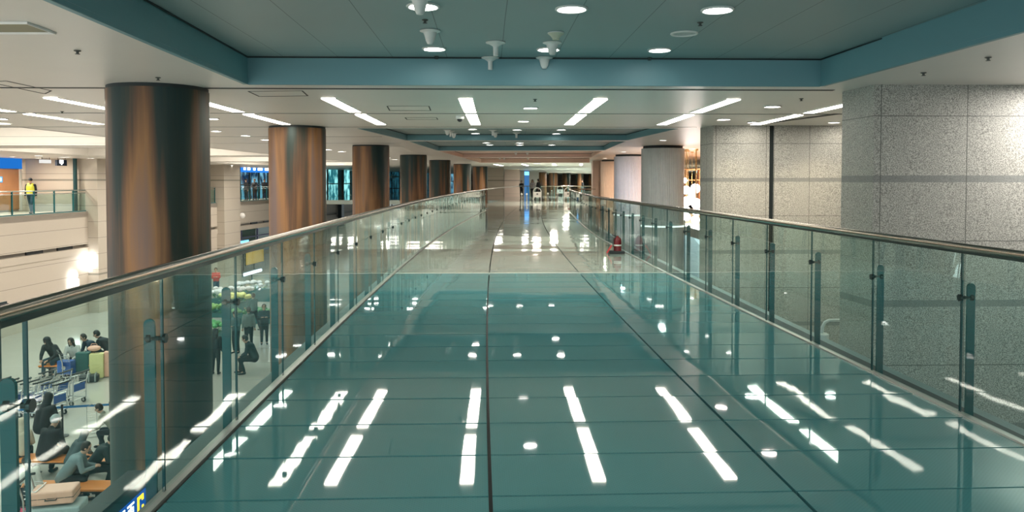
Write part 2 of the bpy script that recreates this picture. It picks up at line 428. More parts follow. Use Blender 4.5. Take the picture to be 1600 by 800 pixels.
# white hall coffers; unseen glowing panels added inside to light the hall
for i, (a, b) in enumerate(hallc):
    mb = MB(); D = 1.1
    mb.slab(a, b, HU0-.1, HU0, ZC, ZC+D); mb.slab(a, b, HU1, HU1+.1, ZC, ZC+D)
    mb.slab(a-.1, a, HU0, HU1, ZC, ZC+D); mb.slab(b, b+.1, HU0, HU1, ZC, ZC+D); mb.slab(a, b, HU0, HU1, ZC+D, ZC+D+.05)
    struct(mb, 'ceiling_hall_coffer', PLAST)
    t = thing('added_ceiling_glow', 'added glowing fill panel inside the %s recessed bay of the hall ceiling' % ORD[i], 'ceiling light', W((a+b)/2, -15, ZC+D-.1), 0, 'added glowing panels above the arrivals hall')
    mb = MB().slab(a+1.6, b-1.6, HU0+1.6, HU1-1.6, ZC+D-.08, ZC+D-.06); part(mb, 'diffuser', emis('hall_fill_glow', (1, .94, .84), HALL_FILL_E), t)
# dark slots across the ceiling
mb = MB(); mb.slab(9.93, 10.01, -30, 4.6, ZC-.006, ZC, n=1); struct(mb, 'trim_4', DARK)
mb = MB(); mb.slab(13.55, 13.60, -30, 8, ZC-.005, ZC, n=1); mb.slab(16.95, 16.99, -30, 4.6, ZC-.004, ZC, n=1)
for s_ in (20.6, 24.1): mb.slab(s_, s_+.03, -30, -2.95, ZC-.004, ZC, n=1)
struct(mb, 'trim_5', mat('grey_groove', (.07, .1, .1), .6))
mb = MB()
for p0, p1 in (((1180, 195), (1310, 178)),):
    a, b = onz(*p0, ZC-.005), onz(*p1, ZC-.005); d = (b-a).normalized(); n_ = Vector((-d.y, d.x, 0))*.09
    mb.hexa([a-n_, b-n_, b+n_, a+n_][::-1], [v+Vector((0, 0, .004)) for v in [a-n_, b-n_, b+n_, a+n_]][::-1])
struct(mb, 'trim_6', DARK)
# access hatch outlines in the ceiling
def outline(pts, wd=.02):
    P = [onz(x, y, ZC-.004) for x, y in pts]; mb = MB()
    for i in range(4):
        a, b = P[i], P[(i+1) % 4]; d = (b-a).normalized(); n_ = Vector((-d.y, d.x, 0))*wd/2
        mb.hexa([a-n_, b-n_, b+n_, a+n_], [v+Vector((0, 0, .003)) for v in [a-n_, b-n_, b+n_, a+n_]])
    return mb
for i, (q, wh) in enumerate(((((388, 143), (472, 142), (481, 150), (405, 151)), 'beside the second column top'), (((605, 166), (670, 166), (673, 173), (609, 173)), 'left of the centre strip lights'),
                      (((633, 184), (682, 184), (684, 187), (636, 187)), 'above the second bay, the farther one'), (((-20, 128), (10, 127), (80, 142), (70, 147)), 'at the left edge before the big column'))):
    o = outline(q).build('ceiling_hatch', DARK); tag(o, 'thin dark rectangular hatch outline in the ceiling '+wh, 'ceiling hatch', 'ceiling hatches')

# --- granite walls on the right
mb = MB()
P = [(9.36, 4.84), (9.36, 9.5), (10.15, 9.5), (10.15, 4.80)]
mb.hexa([W(s, u, ZL) for s, u in P], [W(s, u, ZC) for s, u in P]); 
mb.uv[-4] = [(4.84, ZL), (9.5, ZL), (9.5, ZC), (4.84, ZC)]; mb.uv[-1] = [(10.15, ZL), (9.36, ZL), (9.36, ZC), (10.15, ZC)]
pier1 = struct(mb, 'wall_right_near', GRAN)
mb = MB(); uz = lambda u: [(u[0], ZL), (u[1], ZL), (u[1], ZC), (u[0], ZC)]
P = [(16.42, 4.82), (16.42, 6.03), (17.25, 6.03), (17.25, 4.75)]
mb.hexa([W(s, u, ZL) for s, u in P], [W(s, u, ZC) for s, u in P]); mb.uv[-4] = uz((4.82+.05, 6.03+.05)); mb.uv[-1] = [(17.25, ZL), (16.42, ZL), (16.42, ZC), (17.25, ZC)]
P = [(16.42, 6.14), (16.42, 12.5), (17.25, 12.5), (17.25, 6.14)]
mb.hexa([W(s, u, ZL) for s, u in P], [W(s, u, ZC) for s, u in P]); mb.uv[-4] = uz((6.14+.2, 12.5+.2))
struct(mb, 'wall_right_far', GRAN)
mb = MB().slab(16.50, 17.2, 6.031, 6.139, ZL, ZC, n=1); struct(mb, 'trim_7', DARK)
mb = MB().slab(10.15, 16.42, 9.3, 9.5, ZL, ZC, n=3); struct(mb, 'wall_right_recess', GRAN)
mb = MB().slab(-8, 9.36, 9.3, 9.5, ZL, ZC, n=5); struct(mb, 'wall_right_rear', GRAN)
mb = MB().slab(17.25, 60, 13.5, 13.7, ZL, ZC, n=12); struct(mb, 'wall_right_shops', mat('warm_shop_wall', (.62, .42, .28), .6, var=.1, scale=1))
mb = MB().slab(17.25, 60, 6.6, 13.5, -.3, 0, n=12); struct(mb, 'floor_shops', mat('shop_floor', (.4, .34, .28), .3))

# --- left gallery wall, fascia and lower wall
GU = -22.4; BU = -26.2
mb = MB()
mb.slab(20, 140, BU, GU, -.30, -.0, n=40); struct(mb, 'floor_gallery', STONE)
mb = MB().slab(20, 140, GU-.25, GU, -1.72, -.02, n=40); struct(mb, 'wall_left_fascia', STONE)
mb = MB().slab(20, 140, GU-.45, GU-.25, -1.93, -1.68, n=40); struct(mb, 'trim_8', mat('grey_recess', (.36, .34, .31), .6))
mb = MB().slab(20, s_at(345, GU), GU-.25, GU-.02, ZL, -1.93, n=12); mb.slab(s_at(345, GU), 140, GU-4.2, GU-4, ZL, -1.93, n=20); struct(mb, 'wall_left_lower', STONE)
mb = MB().slab(20, 140, GU-.25, GU+.02, -2.25, -1.90, n=40); struct(mb, 'trim_9', STONE)
mb = MB().slab(20, 140, BU-.2, BU, 0, ZC, n=40); struct(mb, 'wall_left_upper', STONEB)
# beige piers standing proud of the gallery
def pier(x0, x1, wh, proud=.55):
    a, b = s_at(x0, GU+proud), s_at(x1, GU+proud)
    mb = MB().slab(a, b, GU-.6, GU+proud, ZL, ZC, n=1)
    return struct(mb, 'wall_left_pier', STONEB)
pier(152, 250, 'just left of the nearest copper column')
pier(350, 375, 'between the first and second copper columns')
pier(500, 507, 'right beside the second copper column', .2)
# solid bays behind
mb = MB().slab(s_at(140, GU), s_at(152, GU+.5)+.3, GU-3.5, GU-.02, 0, ZC, n=1); mb.slab(s_at(330, GU)-2, s_at(352, GU), GU-1.6, GU-.9, 0, ZC, n=1)
struct(mb, 'wall_left_return', STONEB)
# recess vents
for i, x in enumerate((45, 94, 137, 342, 395, 415)):
    s_ = s_at(x, GU); mb = MB().slab(s_, s_+1.15, GU-.25, GU-.18, -1.90, -1.74, n=1)
    m2 = MB()
    for k in range(4): m2.slab(s_+.08, s_+1.07, GU-.19, GU-.165, -1.885+k*.037, -1.875+k*.037, n=1)
    t = thing('wall_vent', 'small dark vent in the grey recess below the gallery, %s from the left' % ORD[i], 'vent', W(s_, GU-.2, -1.9), 0, 'vents under the gallery')
    part(mb, 'vent_body', BLACK, t); part(m2, 'slat', mat('vent_slat', (.09, .1, .1), .5), t)

# ================================================================== COLUMNS
col_s = [9.98, 16.95, 25.6, 34.9, 43.5, 53.0, 62.3]
wh = ['nearest and widest of the left row', 'second from the camera in the left row', 'third from the camera in the left row', 'fourth from the camera in the left row',
      'fifth from the camera in the left row', 'sixth from the camera in the left row', 'seventh and farthest of the left row before the beige wall']
def copper_column(c, r, label, group, turn=0):
    t = thing('copper_column', label, 'column', (c.x, c.y, ZL), 0, group, 'thing')
    mb = MB().lathe((c.x, c.y, ZL), [(r+.03, 0), (r+.03, .2), (r, .21), (r, ZC-ZL-.045)], 56)
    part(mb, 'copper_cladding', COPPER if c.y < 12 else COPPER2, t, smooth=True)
    mb = MB().lathe((c.x, c.y, ZC-.05), [(r-.01, 0), (r-.01, .05)], 48); part(mb, 'dark_collar', DARK, t, smooth=True)
    return t
CT = [0, 1.2, 2.6, .7, 4.0, 5.1, 2.2]
for i, s_ in enumerate(col_s):
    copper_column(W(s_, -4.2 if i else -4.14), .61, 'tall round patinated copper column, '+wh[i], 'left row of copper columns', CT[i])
for i, (x, Y, ww) in enumerate(((847, 103, 'leftmost'), (864.5, 110, 'second'), (885, 116, 'third'), (905.5, 122, 'fourth'), (925, 128, 'rightmost'))):
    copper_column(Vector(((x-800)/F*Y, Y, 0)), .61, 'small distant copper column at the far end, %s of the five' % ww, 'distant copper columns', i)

# ribbed white columns on the right
for i, (s_, m_, w_) in enumerate(((26.2, mat('grey_white_ribs', (.62, .63, .60), .4), 'nearest, grey white, beside the glowing globes'), (34.8, mat('lilac_white_ribs', (.66, .67, .72), .4), 'middle one, bluish white'),
                                  (43.6, mat('warm_white_ribs', (.78, .62, .50), .4), 'farthest, warm peach coloured'))):
    c = W(s_, 5.62); t = thing('ribbed_column', 'wide round ribbed column right of the walkway, '+w_, 'column', (c.x, c.y, ZL), 0, 'ribbed columns on the right', 'thing')
    n = 64; pr = []; mb = MB(); r0 = .72
    ring = []
    for k in range(n*4):
        a = 2*math.pi*k/(n*4); r = r0-(.022 if (k % 4) == 0 else 0.0)
        ring.append((r*math.cos(a), r*math.sin(a)))
    P = [Vector((c.x+x, c.y+y, ZL)) for x, y in ring]; Q = [p+Vector((0, 0, ZC-ZL-.09)) for p in P]
    L = len(P)
    for k in range(L): mb.face([P[k], P[(k+1) % L], Q[(k+1) % L], Q[k]])
    mb.face(Q); part(mb, 'ribbed_cladding', m_, t)
    mb = MB().lathe((c.x, c.y, ZC-.09), [(.66, 0), (.66, .085)], 40); part(mb, 'dark_collar', DARK, t, smooth=True)
    mb = MB().lathe((c.x, c.y, .06), [(.735, 0), (.735, .05)], 48)
    if i < 2: part(mb, 'lit_band', emis('band_glow', (1, .97, .9), 1.0), t)
# warm end wall next to the last ribbed column
mb = MB().slab(45.5, 47.5, 4.55, 5.4, ZL, ZC, n=1); struct(mb, 'wall_right_end', mat('peach_stone', (.66, .50, .40), .5))

# ================================================================== LIGHTS
strips = []
ULn = [-9.98, -8.05, -6.15, -4.2, -2.22, -.25, 1.70, 3.64, 5.6, 7.55]
STR = emis('strip_glow', (1, .93, .80), STRIP_E)
def strip(s0, s1, u, label, group):
    t = thing('strip_light', label, 'ceiling light', W((s0+s1)/2, u, ZC), 0, group)
    mb = MB().slab(s0, s1, u-.1, u+.1, ZC-.012, ZC-.004, n=2); part(mb, 'diffuser', STR, t)
    mb = MB(); mb.slab(s0-.015, s1+.015, u-.115, u-.1, ZC-.014, ZC-.002, n=2); mb.slab(s0-.015, s1+.015, u+.1, u+.115, ZC-.014, ZC-.002, n=2); part(mb, 'light_frame', WHITE, t)
for r, (a, b) in enumerate(((11.12, 13.25), (13.74, 16.1))):
    for i, u in enumerate(ULn):
        if u > 4.5 and b > 16.2: continue
        strip(a, b, u, 'long bright ceiling strip light in the %s row, %s from the left' % ('nearer' if r == 0 else 'farther', ORD[i]), 'strip lights between the ceiling beams')
# distant rows, plus unseen rows added behind the camera as fill light
for i, s_ in enumerate((-6.8, -4.2)):
    for j, u in enumerate(ULn): strip(s_, s_+2.3, u, 'added unseen fill strip light overhead behind the viewer', 'added fill strips behind the viewer')
for i, (x, y) in enumerate(((820, 257.3), (778, 257.5), (866, 256.8), (908, 257), (929, 257))):
    p = onz(x, y, ZC); s_, u = su(p.x, p.y); strip(s_-2, s_+3, u, 'small distant strip light over the far concourse, %s from the left' % ORD[[1, 0, 2, 3, 4][i]], 'distant strip lights')

DN = {}
def downlight(px, py, z, r, label, warm=0, strength=1.0, lit=True, group='round downlights'):
    p = onz(px, py, z) if py is not None else px
    t = thing('downlight', label, 'ceiling light', (p.x, p.y, z), 0, group)
    c = (p.x, p.y, z)
    key = (('pink' if warm else 'white') if lit else 'off')
    m_ = {'white': emis('downlight_glow', (1, .97, .9), DOWN_E), 'pink': emis('downlight_pink', (1, .86, .80), DOWN_E), 'off': mat('unlit_lens', (.55, .58, .57), .3)}[key]
    mb = MB().lathe((p.x, p.y, z-.008), [(r*.86, 0), (r*.86, .004)], 24); part(mb, 'lens', m_, t)
    mb = MB(); pts = [Vector((p.x+r*math.cos(2*math.pi*k/28), p.y+r*math.sin(2*math.pi*k/28), z-.006)) for k in range(28)]
    mb.tube(pts, .013, 6, closed=True); part(mb, 'trim_ring', WHITE, t, smooth=True)
    return t
def lamp(p, power, size, col=(1, .93, .84), name='lamp', rot=None, spread=None):
    l = bpy.data.lights.new(name, 'AREA'); l.energy = power; l.size = size; l.color = col; l.shape = 'DISK'
    if spread: l.spread = spread
    o = bpy.data.objects.new(name, l); COL.objects.link(o); o.location = p
    if rot: o.rotation_euler = rot
    return o
ZK = ZC+.34
for i, (x, y) in enumerate(((661, 9), (893, 13), (1121, 14.5))):
    downlight(x, y, ZK, .135, 'large round lit downlight in the near teal ceiling, %s of the upper three' % ['left', 'middle', 'right'][i])
for i, (x, y) in enumerate(((678.5, 75.5), (857, 76.5), (1030.5, 77.5))):
    downlight(x, y, ZK, .13, 'round lit downlight close to the teal beam, %s of the lower three' % ['left', 'middle', 'right'][i])
downlight(1069, 51.5, ZK, .13, 'unlit flat round disc in the near teal ceiling, right of centre', lit=False)
for x, y in ((2.0, 3.2), (2.0, 1.0)):
    for u in (-1.4, .7, 2.8): downlight(W(x+y*.3, u, ZK), None, ZK, .13, 'round downlight in the teal bay overhead out of view', group='downlights overhead')
k_ = 0
for (x, y, l_) in ((1207, 166, 'pinkish lit downlight right of the strip lights, the nearer of two'), (1131, 186, 'pinkish lit downlight right of the strip lights, the farther of two')):
    downlight(x, y, ZC, .13, l_, warm=1)
for (x, y, l_) in ((829, 168, 'small dim downlight between the centre and right strip lights'), (818, 189, 'small dim downlight in the farther row, right of centre'),
                   (1, 185, 'lit downlight at the left picture edge'), (332, 185, 'lit oval downlight just right of the nearest column'), (338, 204.5, 'lit downlight right of the nearest column, the middle of three'),
                   (384, 211.5, 'lit downlight left of the second column'), (416, 218, 'tiny downlight touching the left side of the second column'),
                   (512, 233.5, 'lit downlight right of the second column, left of the pair'), (534, 236.5, 'lit downlight right of the second column, right of the pair'),
                   (606, 246.5, 'tiny lit downlight right of the third column, left of the pair'), (617, 249, 'tiny lit downlight right of the third column, right of the pair'),
                   (666, 255, 'tiny lit downlight right of the fourth column'), (1085, 232, 'small downlight above the glowing globes'), (60, 243, 'lit round downlight in the gallery soffit above the guard'), (103, 245.3, 'lit round downlight in the gallery soffit by the hanging sign'),
                   (142, 247.2, 'lit round downlight in the gallery soffit by the pole'), (361, 258, 'small downlight in the soffit over the beige pier'), (389, 258.5, 'small downlight in the soffit over the blue shop'), (533, 257, 'small downlight in the soffit before the teal window')):
    dim = 'dim' in l_
    downlight(x, y, ZC, .12 if y < 215 else .16, l_, lit=True)
for i, (x, y) in enumerate(((738, 201.5), (743, 208), (808, 202.5), (877, 202.3), (869, 208.5))):
    downlight(x, y, ZC+.17, .12, 'small downlight in the second teal bay, %s of five from the left' % ORD[[0, 1, 2, 4, 3][i]])
for i, (x, y) in enumerate(((760, 222.8), (765, 226), (812, 223), (812, 226.2), (862, 226))):
    downlight(x, y, ZC+.17, .14, 'tiny downlight in the third teal bay, %s of five from the left' % ORD[i])
# real lamps in the fixtures that wash the granite
for nm, u, s_, pw, wh_ in (('a', 7.25, 8.6, 42, 'beside the near granite wall'),):
    p = W(s_, u, ZC-.01); o = downlight(p, None, ZC, .14, 'round wall washing downlight '+wh_); l = lamp((p.x, p.y, ZC-.03), pw, .2, (1, .95, .88)); l.parent = o; l.location = (0, 0, -.03)
for u, pw in ((5.35, 9), (7.0, 9)):
    p = W(15.45, u, ZC-.01); o = downlight(p, None, ZC, .11, 'small downlight in front of the far granite wall, %s' % ('left' if u < 6 else 'right')); l = lamp((0, 0, -.03), pw, .15, (1, .84, .58), spread=R(115)); l.parent = o

# ceiling devices
def antenna(px, py, z, kind, label):
    p = onz(px, py, z); t = thing('ceiling_antenna', label, 'antenna', (p.x, p.y, z), 0, 'white ceiling antennas')
    if kind == 'wide': pr = [(.105, 0), (.105, -.008), (.07, -.02), (.058, -.05), (.045, -.10), (.028, -.135), (.004, -.14)]
    elif kind == 'slim': pr = [(.11, 0), (.11, -.010), (.075, -.02), (.034, -.045), (.028, -.06), (.027, -.15), (.004, -.152)]
    else: pr = [(.085, 0), (.085, -.01), (.055, -.035), (.04, -.055), (.035, -.06), (.035, -.075), (.004, -.077)]
    part(MB().lathe((p.x, p.y, z), pr[:2], 24), 'base_disc', WHITE, t, smooth=True)
    part(MB().lathe((p.x, p.y, z), pr[1:], 24), 'antenna_body', WHITE if kind != 'det' else mat('cream_plastic', (.62, .62, .48), .4), t, smooth=True)
for (x, y, k, l) in ((656, -3, 'wide', 'white funnel shaped antenna at the top edge before the left downlight'), (672, 48, 'wide', 'white funnel shaped antenna above the lower left downlight'),
                     (774.5, 66, 'slim', 'slim white mushroom antenna, upper one left of centre'), (766, 90, 'slim', 'slim white mushroom antenna hanging over the teal beam'),
                     (868.5, 51, 'det', 'cream cone smoke detector above the white antennas'), (863, 66.5, 'wide', 'white funnel antenna in front of the lower middle downlight'), (850.5, 90, 'wide', 'white funnel antenna hanging over the beam, right of the slim one')):
    antenna(x, y, ZK-.004, k, l)
for i, (x, y) in enumerate(((699, 203), (704, 205), (709, 208), (770, 203), (774, 207), (807, 207))):
    antenna(x, y, ZC+.165, 'slim' if i % 2 else 'wide', 'small white antenna in the second bay, %s of six from the left' % ORD[i])
for i, (x, y) in enumerate(((806, 238), (824, 238), (781, 245.5), (788, 246), (825, 246))):
    antenna(x, y, ZC+.16, 'wide', 'tiny distant white antenna under the far pinkish bays, %s in view' % ORD[i])
def sprinkler(px, py, z, l):
    p = onz(px, py, z); t = thing('sprinkler', l, 'sprinkler', (p.x, p.y, z), 0, 'ceiling sprinklers')
    part(MB().lathe((p.x, p.y, z), [(.03, 0), (.03, -.006), (.012, -.012), (.012, -.03)], 12), 'sprinkler_body', mat('dull_brass', (.10, .11, .10), .4, .6), t)
    part(MB().lathe((p.x, p.y, z), [(.022, -.03), (.022, -.034)], 12), 'deflector', BLACK, t)
for x, y, z, l in ((121, 79, ZC, 'on the white ceiling at upper left'), (247, 121, ZC, 'just above the nearest column'), (664, 31, ZK, 'left in the teal bay'), (682, 88, ZK, 'by the lower left downlight'), (1094, 35, ZK, 'below the upper right downlight'),
                   (1015, 90, ZK, 'by the lower right downlight'), (1443, 113.5, ZC, 'over the granite pier, left one'), (1544, 89.5, ZC, 'over the granite pier, right one'), (1252, 154, ZC, 'left of the granite pier'), (836, 155, ZC, 'between strip lights'), (97, 174, ZC, 'left of the nearest column between strips')):
    sprinkler(x, y, z-.002, 'small dark ceiling sprinkler head '+l)
p = onz(718.5, 181, ZC); t = thing('dome_camera', 'small ceiling dome camera with black lens left of the centre strip light', 'camera', (p.x, p.y, ZC), 0)
part(MB().lathe((p.x, p.y, ZC), [(.075, 0), (.075, -.05), (.06, -.06)], 20), 'housing', WHITE, t, smooth=True); part(MB().ball((p.x, p.y, ZC-.06), .052), 'dome', BLACK, t, smooth=True)
# air grille upper left
P = [onz(*q, ZC-.004) for q in ((-60, 35), (42, 35), (86, 51), (-60, 51))]
t = thing('air_grille', 'olive ceiling air grille with white frame at the upper left edge', 'grille', P[1], 0)
mb = MB().hexa(P, [v+Vector((0, 0, .003)) for v in P]); part(mb, 'grille_face', mat('olive_grille', (.24, .235, .14), .5), t)
mb = MB(); mb.tube(P+[P[0]], .016, 6); part(mb, 'grille_frame', WHITE, t)

# ================================================================== RAILINGS
def railing(side, label):
    f = UL if side < 0 else UR; sg = side
    t = thing('glass_railing', label, 'railing', W(2, f(2), 0), 0, None, 'thing')
    j = [S_STRIP-1.168*k for k in range(11)][::-1]; j = [x for x in j if x > .4]+[S_STRIP+1.168*k for k in range(1, 25)]
    j = [x for x in j if x < 41.5]
    off = -.0 if side < 0 else -.02
    pts = [W(s_, f(s_)+off, 1.15) for s_ in [.3+.5*k for k in range(84)] if s_ < 41.7]
    if side > 0:
        c = W(41.6, f(41)+1.6+off, 0); 
        for k in range(1, 13):
            a = math.pi*(1-.5*k/12); pts.append(Vector((c.x+1.6*math.cos(a), c.y+1.5*math.sin(a), 1.15)))
    else:
        c = 41.7
        pts += [W(s_, f(41), 1.15) for s_ in [41.7+.8*k for k in range(36)]]
    part(MB().tube(pts, .0275, 14), 'handrail', STEEL, t, smooth=True)
    ch = MB()
    for a, b in zip(j[:-1], j[1:]):
        ch.hexa([W(a, f(a)-.012, 1.105), W(a, f(a)+.012, 1.105), W(b, f(b)+.012, 1.105), W(b, f(b)-.012, 1.105)], [W(a, f(a)-.012, 1.14), W(a, f(a)+.012, 1.14), W(b, f(b)+.012, 1.14), W(b, f(b)-.012, 1.14)])
    part(ch, 'rail_channel', CLAMP, t)
    kb = MB()
    for a, b in zip([.4]+j, j+[41.7]):
        for (x0, x1, z0, z1) in ((-.012, .035, -.03, .012), (-.035, -.015, -.03, .004)):
            q = [(a, x0), (a, x1), (b, x1), (b, x0)]
            kb.hexa([W(s_, f(s_)-sg*x, z0) for s_, x in q], [W(s_, f(s_)-sg*x, z1) for s_, x in q])
    part(kb, 'base_strip', KERB, t)
    seq = [.4]+j
    for a, b in zip(seq[:-1], seq[1:]):
        mb = MB(); g = .007; u0, u1 = f(a), f(b)
        q = [(a+g, u0-.006), (a+g, u0+.006), (b-g, u1+.006), (b-g, u1-.006)]
        mb.hexa([W(s_, u, .0) for s_, u in q], [W(s_, u, 1.115) for s_, u in q])
        mb.m = [1, 1, 1, 0, 1, 0]
        part(mb, 'glass_panel', [GLASS, GEDGE], t)
    for a in j:
        u = f(a); c = u+sg*.062; hd = Euler((0, 0, H(a)))
        m = MB(); n = 8; wd = .055; top = .90
        pr = [(-wd/2, -.30), (wd/2, -.30), (wd/2, top-wd/2)]+[(wd/2*math.cos(math.pi*k/6), top-wd/2+wd/2*math.sin(math.pi*k/6)) for k in range(1, 6)]+[(-wd/2, top-wd/2)]
        ax = (W(a, c+.1)-W(a, c-.1)).normalized()
        m.prism(pr, (W(a, c, 0)+Vector((0, .008, 0)), ax, Vector((0, 0, 1))), .016)
        po = part(m, 'post', POST, t)
        m = MB(); zc = .80
        m.lathe(W(a, u-sg*.012, zc), [(.020, 0)]+[(.020, .001)], 4)
        m = MB(); p0 = W(a, u-sg*.022, zc); p1 = W(a, u+sg*.085, zc); m.tube([p0, W(a, u-sg*.008, zc)], .024, 12); m.tube([W(a, u-sg*.01, zc), p1], .012, 8); m.tube([W(a, u+sg*.055, zc), W(a, u+sg*.075, zc)], .022, 12)
        cl = part(m, 'clamp', CLAMP, po, smooth=True)
    return t
railing(-1, 'long curving glass railing with steel handrail along the left side of the walkway')
railing(1, 'long curving glass railing with steel handrail along the right side of the walkway')

# pale low roof board and dark facing between the first columns, below the walkway
mb = MB().slab(4.5, 9.2, -4.9, -2.0, -2.78, -2.6, n=2).slab(9.2, 10.75, -3.5, -2.0, -2.78, -2.6, n=1).slab(10.75, 11.0, -4.9, -2.0, -2.78, -2.6, n=1); tag(mb.build('low_roof', SLABW), 'pale flat roof board below the walkway between the two nearest columns', 'roof', kind='thing')
mb = MB().slab(4.5, 9.1, -4.6, -2.1, ZL, -2.79, n=3).slab(9.1, 10.9, -3.45, -2.1, ZL, -2.79, n=1); tag(mb.build('gate_wall', SLABW), 'pale wall under the flat roof board beside the nearest column', 'wall', kind='structure')

# hanging direction sign by the ledge, lower left
us = -1.74
t = thing('direction_sign', 'blue direction sign with yellow letter C outside the near left railing', 'sign', W(3.5, us, -.3), H(3.5))
mb = MB().slab(1.5, 4.09, us-.10, us, -.30, .05, n=2); part(mb, 'housing', TEALF, t)
mb = MB().slab(1.5, 4.10, us-.105, us+.006, .05, .068, n=2); part(mb, 'top_edge', mat('dark_edge', (.02, .07, .08), .3), t)
BLUEF = emis('sign_blue', (.01, .10, .45), .55); YELL = emis('sign_yellow', (1, .62, .03), 1.3); WHL = emis('sign_white', (.92, .97, 1), 1.2)
mb = MB().slab(2.2, 4.085, us+.001, us+.006, -.118, -.008, n=2); part(mb, 'blue_face', BLUEF, t)
def onface(s_, z): return W(s_, us+.008, z)
def strokes(mb, segs, s0, z0, sc, th):
    for (x0, y0, x1, y1) in segs:
        a = onface(s0+x0*sc, z0+y0*sc); b = onface(s0+x1*sc, z0+y1*sc); d = (b-a).normalized(); o_ = Vector((0, 0, 1)).cross(d)
        n_ = d.cross(Vector((1, 0, 0))); n_.normalize(); n_ *= th/2; e = d*th/2
        q = [a-n_-e, b-n_+e, b+n_+e, a+n_-e]; mb.hexa(q, [v+Vector((.004, 0, 0)) for v in q])
mb = MB(); strokes(mb, [(0, 0, 0, 1), (0, 1, .7, 1), (0, 0, .7, 0), (.7, 1, .7, .8), (.7, 0, .7, .2)], 3.955, -.098, .072, .016); part(mb, 'letter_c', YELL, t)
mb = MB()
for k, s0 in enumerate((3.84, 3.74)):
    strokes(mb, [(0, 1, .9, 1), (.1, .7, .8, .7), (.1, .4, .8, .4), (0, 0, .9, 0), (.45, 1, .45, 0), (.1, .7, .1, .4), (.8, .7, .8, .4)], s0, -.092, .07, .009)
part(mb, 'white_characters', WHL, t)
mb = MB()
import itertools
letters = {'E': [(0, 0, 0, 1), (0, 1, .6, 1), (0, .5, .5, .5), (0, 0, .6, 0)], 'X': [(0, 0, .6, 1), (0, 1, .6, 0)], 'I': [(.3, 0, .3, 1)], 'T': [(.3, 0, .3, 1), (0, 1, .6, 1)]}

# red extinguisher stand by the right rail
p = onz(969, 396, 0)+Vector((-.08, 0, 0)); t = thing('fire_extinguisher', 'dark red fire extinguisher in a black floor tray near the right railing', 'fire extinguisher', p, 0)
RED = mat('extinguisher_red', (.16, .008, .014), .25); REDL = mat('sign_red', (.75, .05, .06), .5)
part(local(MB().box((0, 0, .03), (.34, .24, .06)), t), 'floor_tray', BLACK, t, bevel=.01)
part(local(MB().lathe((.02, 0, .05), [(.085, 0), (.085, .24), (.07, .29), (.03, .32), (.02, .34)], 20), t), 'cylinder', RED, t, smooth=True)
part(local(MB().box((.0, 0, .365), (.05, .03, .03)).box((-.04, 0, .39), (.13, .025, .018), rot=Euler((0, .35, 0))).tube([(.03, 0, .36), (-.07, -.03, .34), (-.09, -.05, .24), (-.08, -.06, .15)], .011, 8), t), 'valve_and_hose', BLACK, t, smooth=True)
part(local(MB().lathe((.02, 0, .17), [(.0865, 0), (.0865, .03)], 20), t), 'white_label', WHITE, t, smooth=True)
part(local(MB().box((-.17, -.05, .10), (.012, .14, .20), rot=Euler((0, .55, 0))), t), 'tilted_plate', REDL, t)
p = onz(893, 327, 0); t = thing('traffic_cone', 'small red traffic cone with a white band on the far walkway', 'cone', p, 0)
part(local(MB().box((0, 0, .02), (.34, .34, .04)), t), 'cone_base', REDL, t); part(local(MB().lathe((0, 0, .04), [(.13, 0), (.095, .18), (.04, .46), (.02, .5)], 20), t), 'cone_body', REDL, t, smooth=True)
part(local(MB().lathe((0, 0, .04), [(.097, .18), (.069, .33)], 20), t), 'white_band', WHITE, t, smooth=True)
# dome camera on a bent arm behind the granite pier
p = Vector((4.28, 10.55, -.58)); t = thing('wall_camera', 'white cylindrical camera hanging from a bent arm behind the granite pier', 'camera', p, 0)
part(local(MB().lathe((0, 0, -.13), [(.02, 0), (.085, .0), (.088, .03), (.092, .04), (.092, .20), (.06, .215)], 24), t), 'housing', WHITE, t, smooth=True)
part(local(MB().lathe((0, 0, -.175), [(.03, 0), (.065, .02), (.07, .045)], 20), t), 'lens_dome', BLACK, t, smooth=True)
part(local(MB().tube([(0, 0, .08), (.005, 0, .16), (.04, 0, .23), (.10, 0, .26), (.40, 0, .26)], .022, 12), t), 'bent_arm', WHITE, t, smooth=True)

# globe pendants of the shop
GL = emis('globe_glow', (1, .90, .84), 9.0)
gl = [(1070, 282, 4, 30), (1072, 297, 6.5, 29), (1086.5, 294.5, 7.5, 28.5), (1073, 314.5, 7.5, 29), (1088, 318, 8, 28), (1072, 328, 6, 30), (1088, 331, 6.5, 29), (1072.5, 339, 6.5, 28.6), (1086.5, 343.5, 6.5, 28.2), (1081, 306, 6, 31), (1087, 358, 6, 28), (1075, 360, 4.5, 30)]
for i, (x, y, r, Y) in enumerate(gl):
    r_ = ray(x, y); c = Vector((0, 0, EYE))+r_*(Y/r_.y); rr = r*Y/F
    t = thing('globe_pendant', 'glowing white glass globe lamp hanging in the bright shop, %s from the top' % ORD[i], 'pendant lamp', c, 0, 'glowing globe pendants')
    part(MB().ball(c, rr, n=20), 'globe', GL, t, smooth=True)
    part(MB().tube([c+Vector((0, 0, rr)), Vector((c.x, c.y, ZC))], .008, 6), 'cord', mat('brass_cord', (.6, .42, .2), .3, .8), t)
    part(MB().lathe((c.x, c.y, ZC-.04), [(.06, 0), (.06, .04)], 16), 'ceiling_cap', mat('brass_cap', (.7, .45, .2), .3, .8), t)
l = lamp(W(29.5, 8.5, 2.0), 260, 1.2, (1, .68, .48), 'shop_lamp'); l.data.shape = 'DISK'
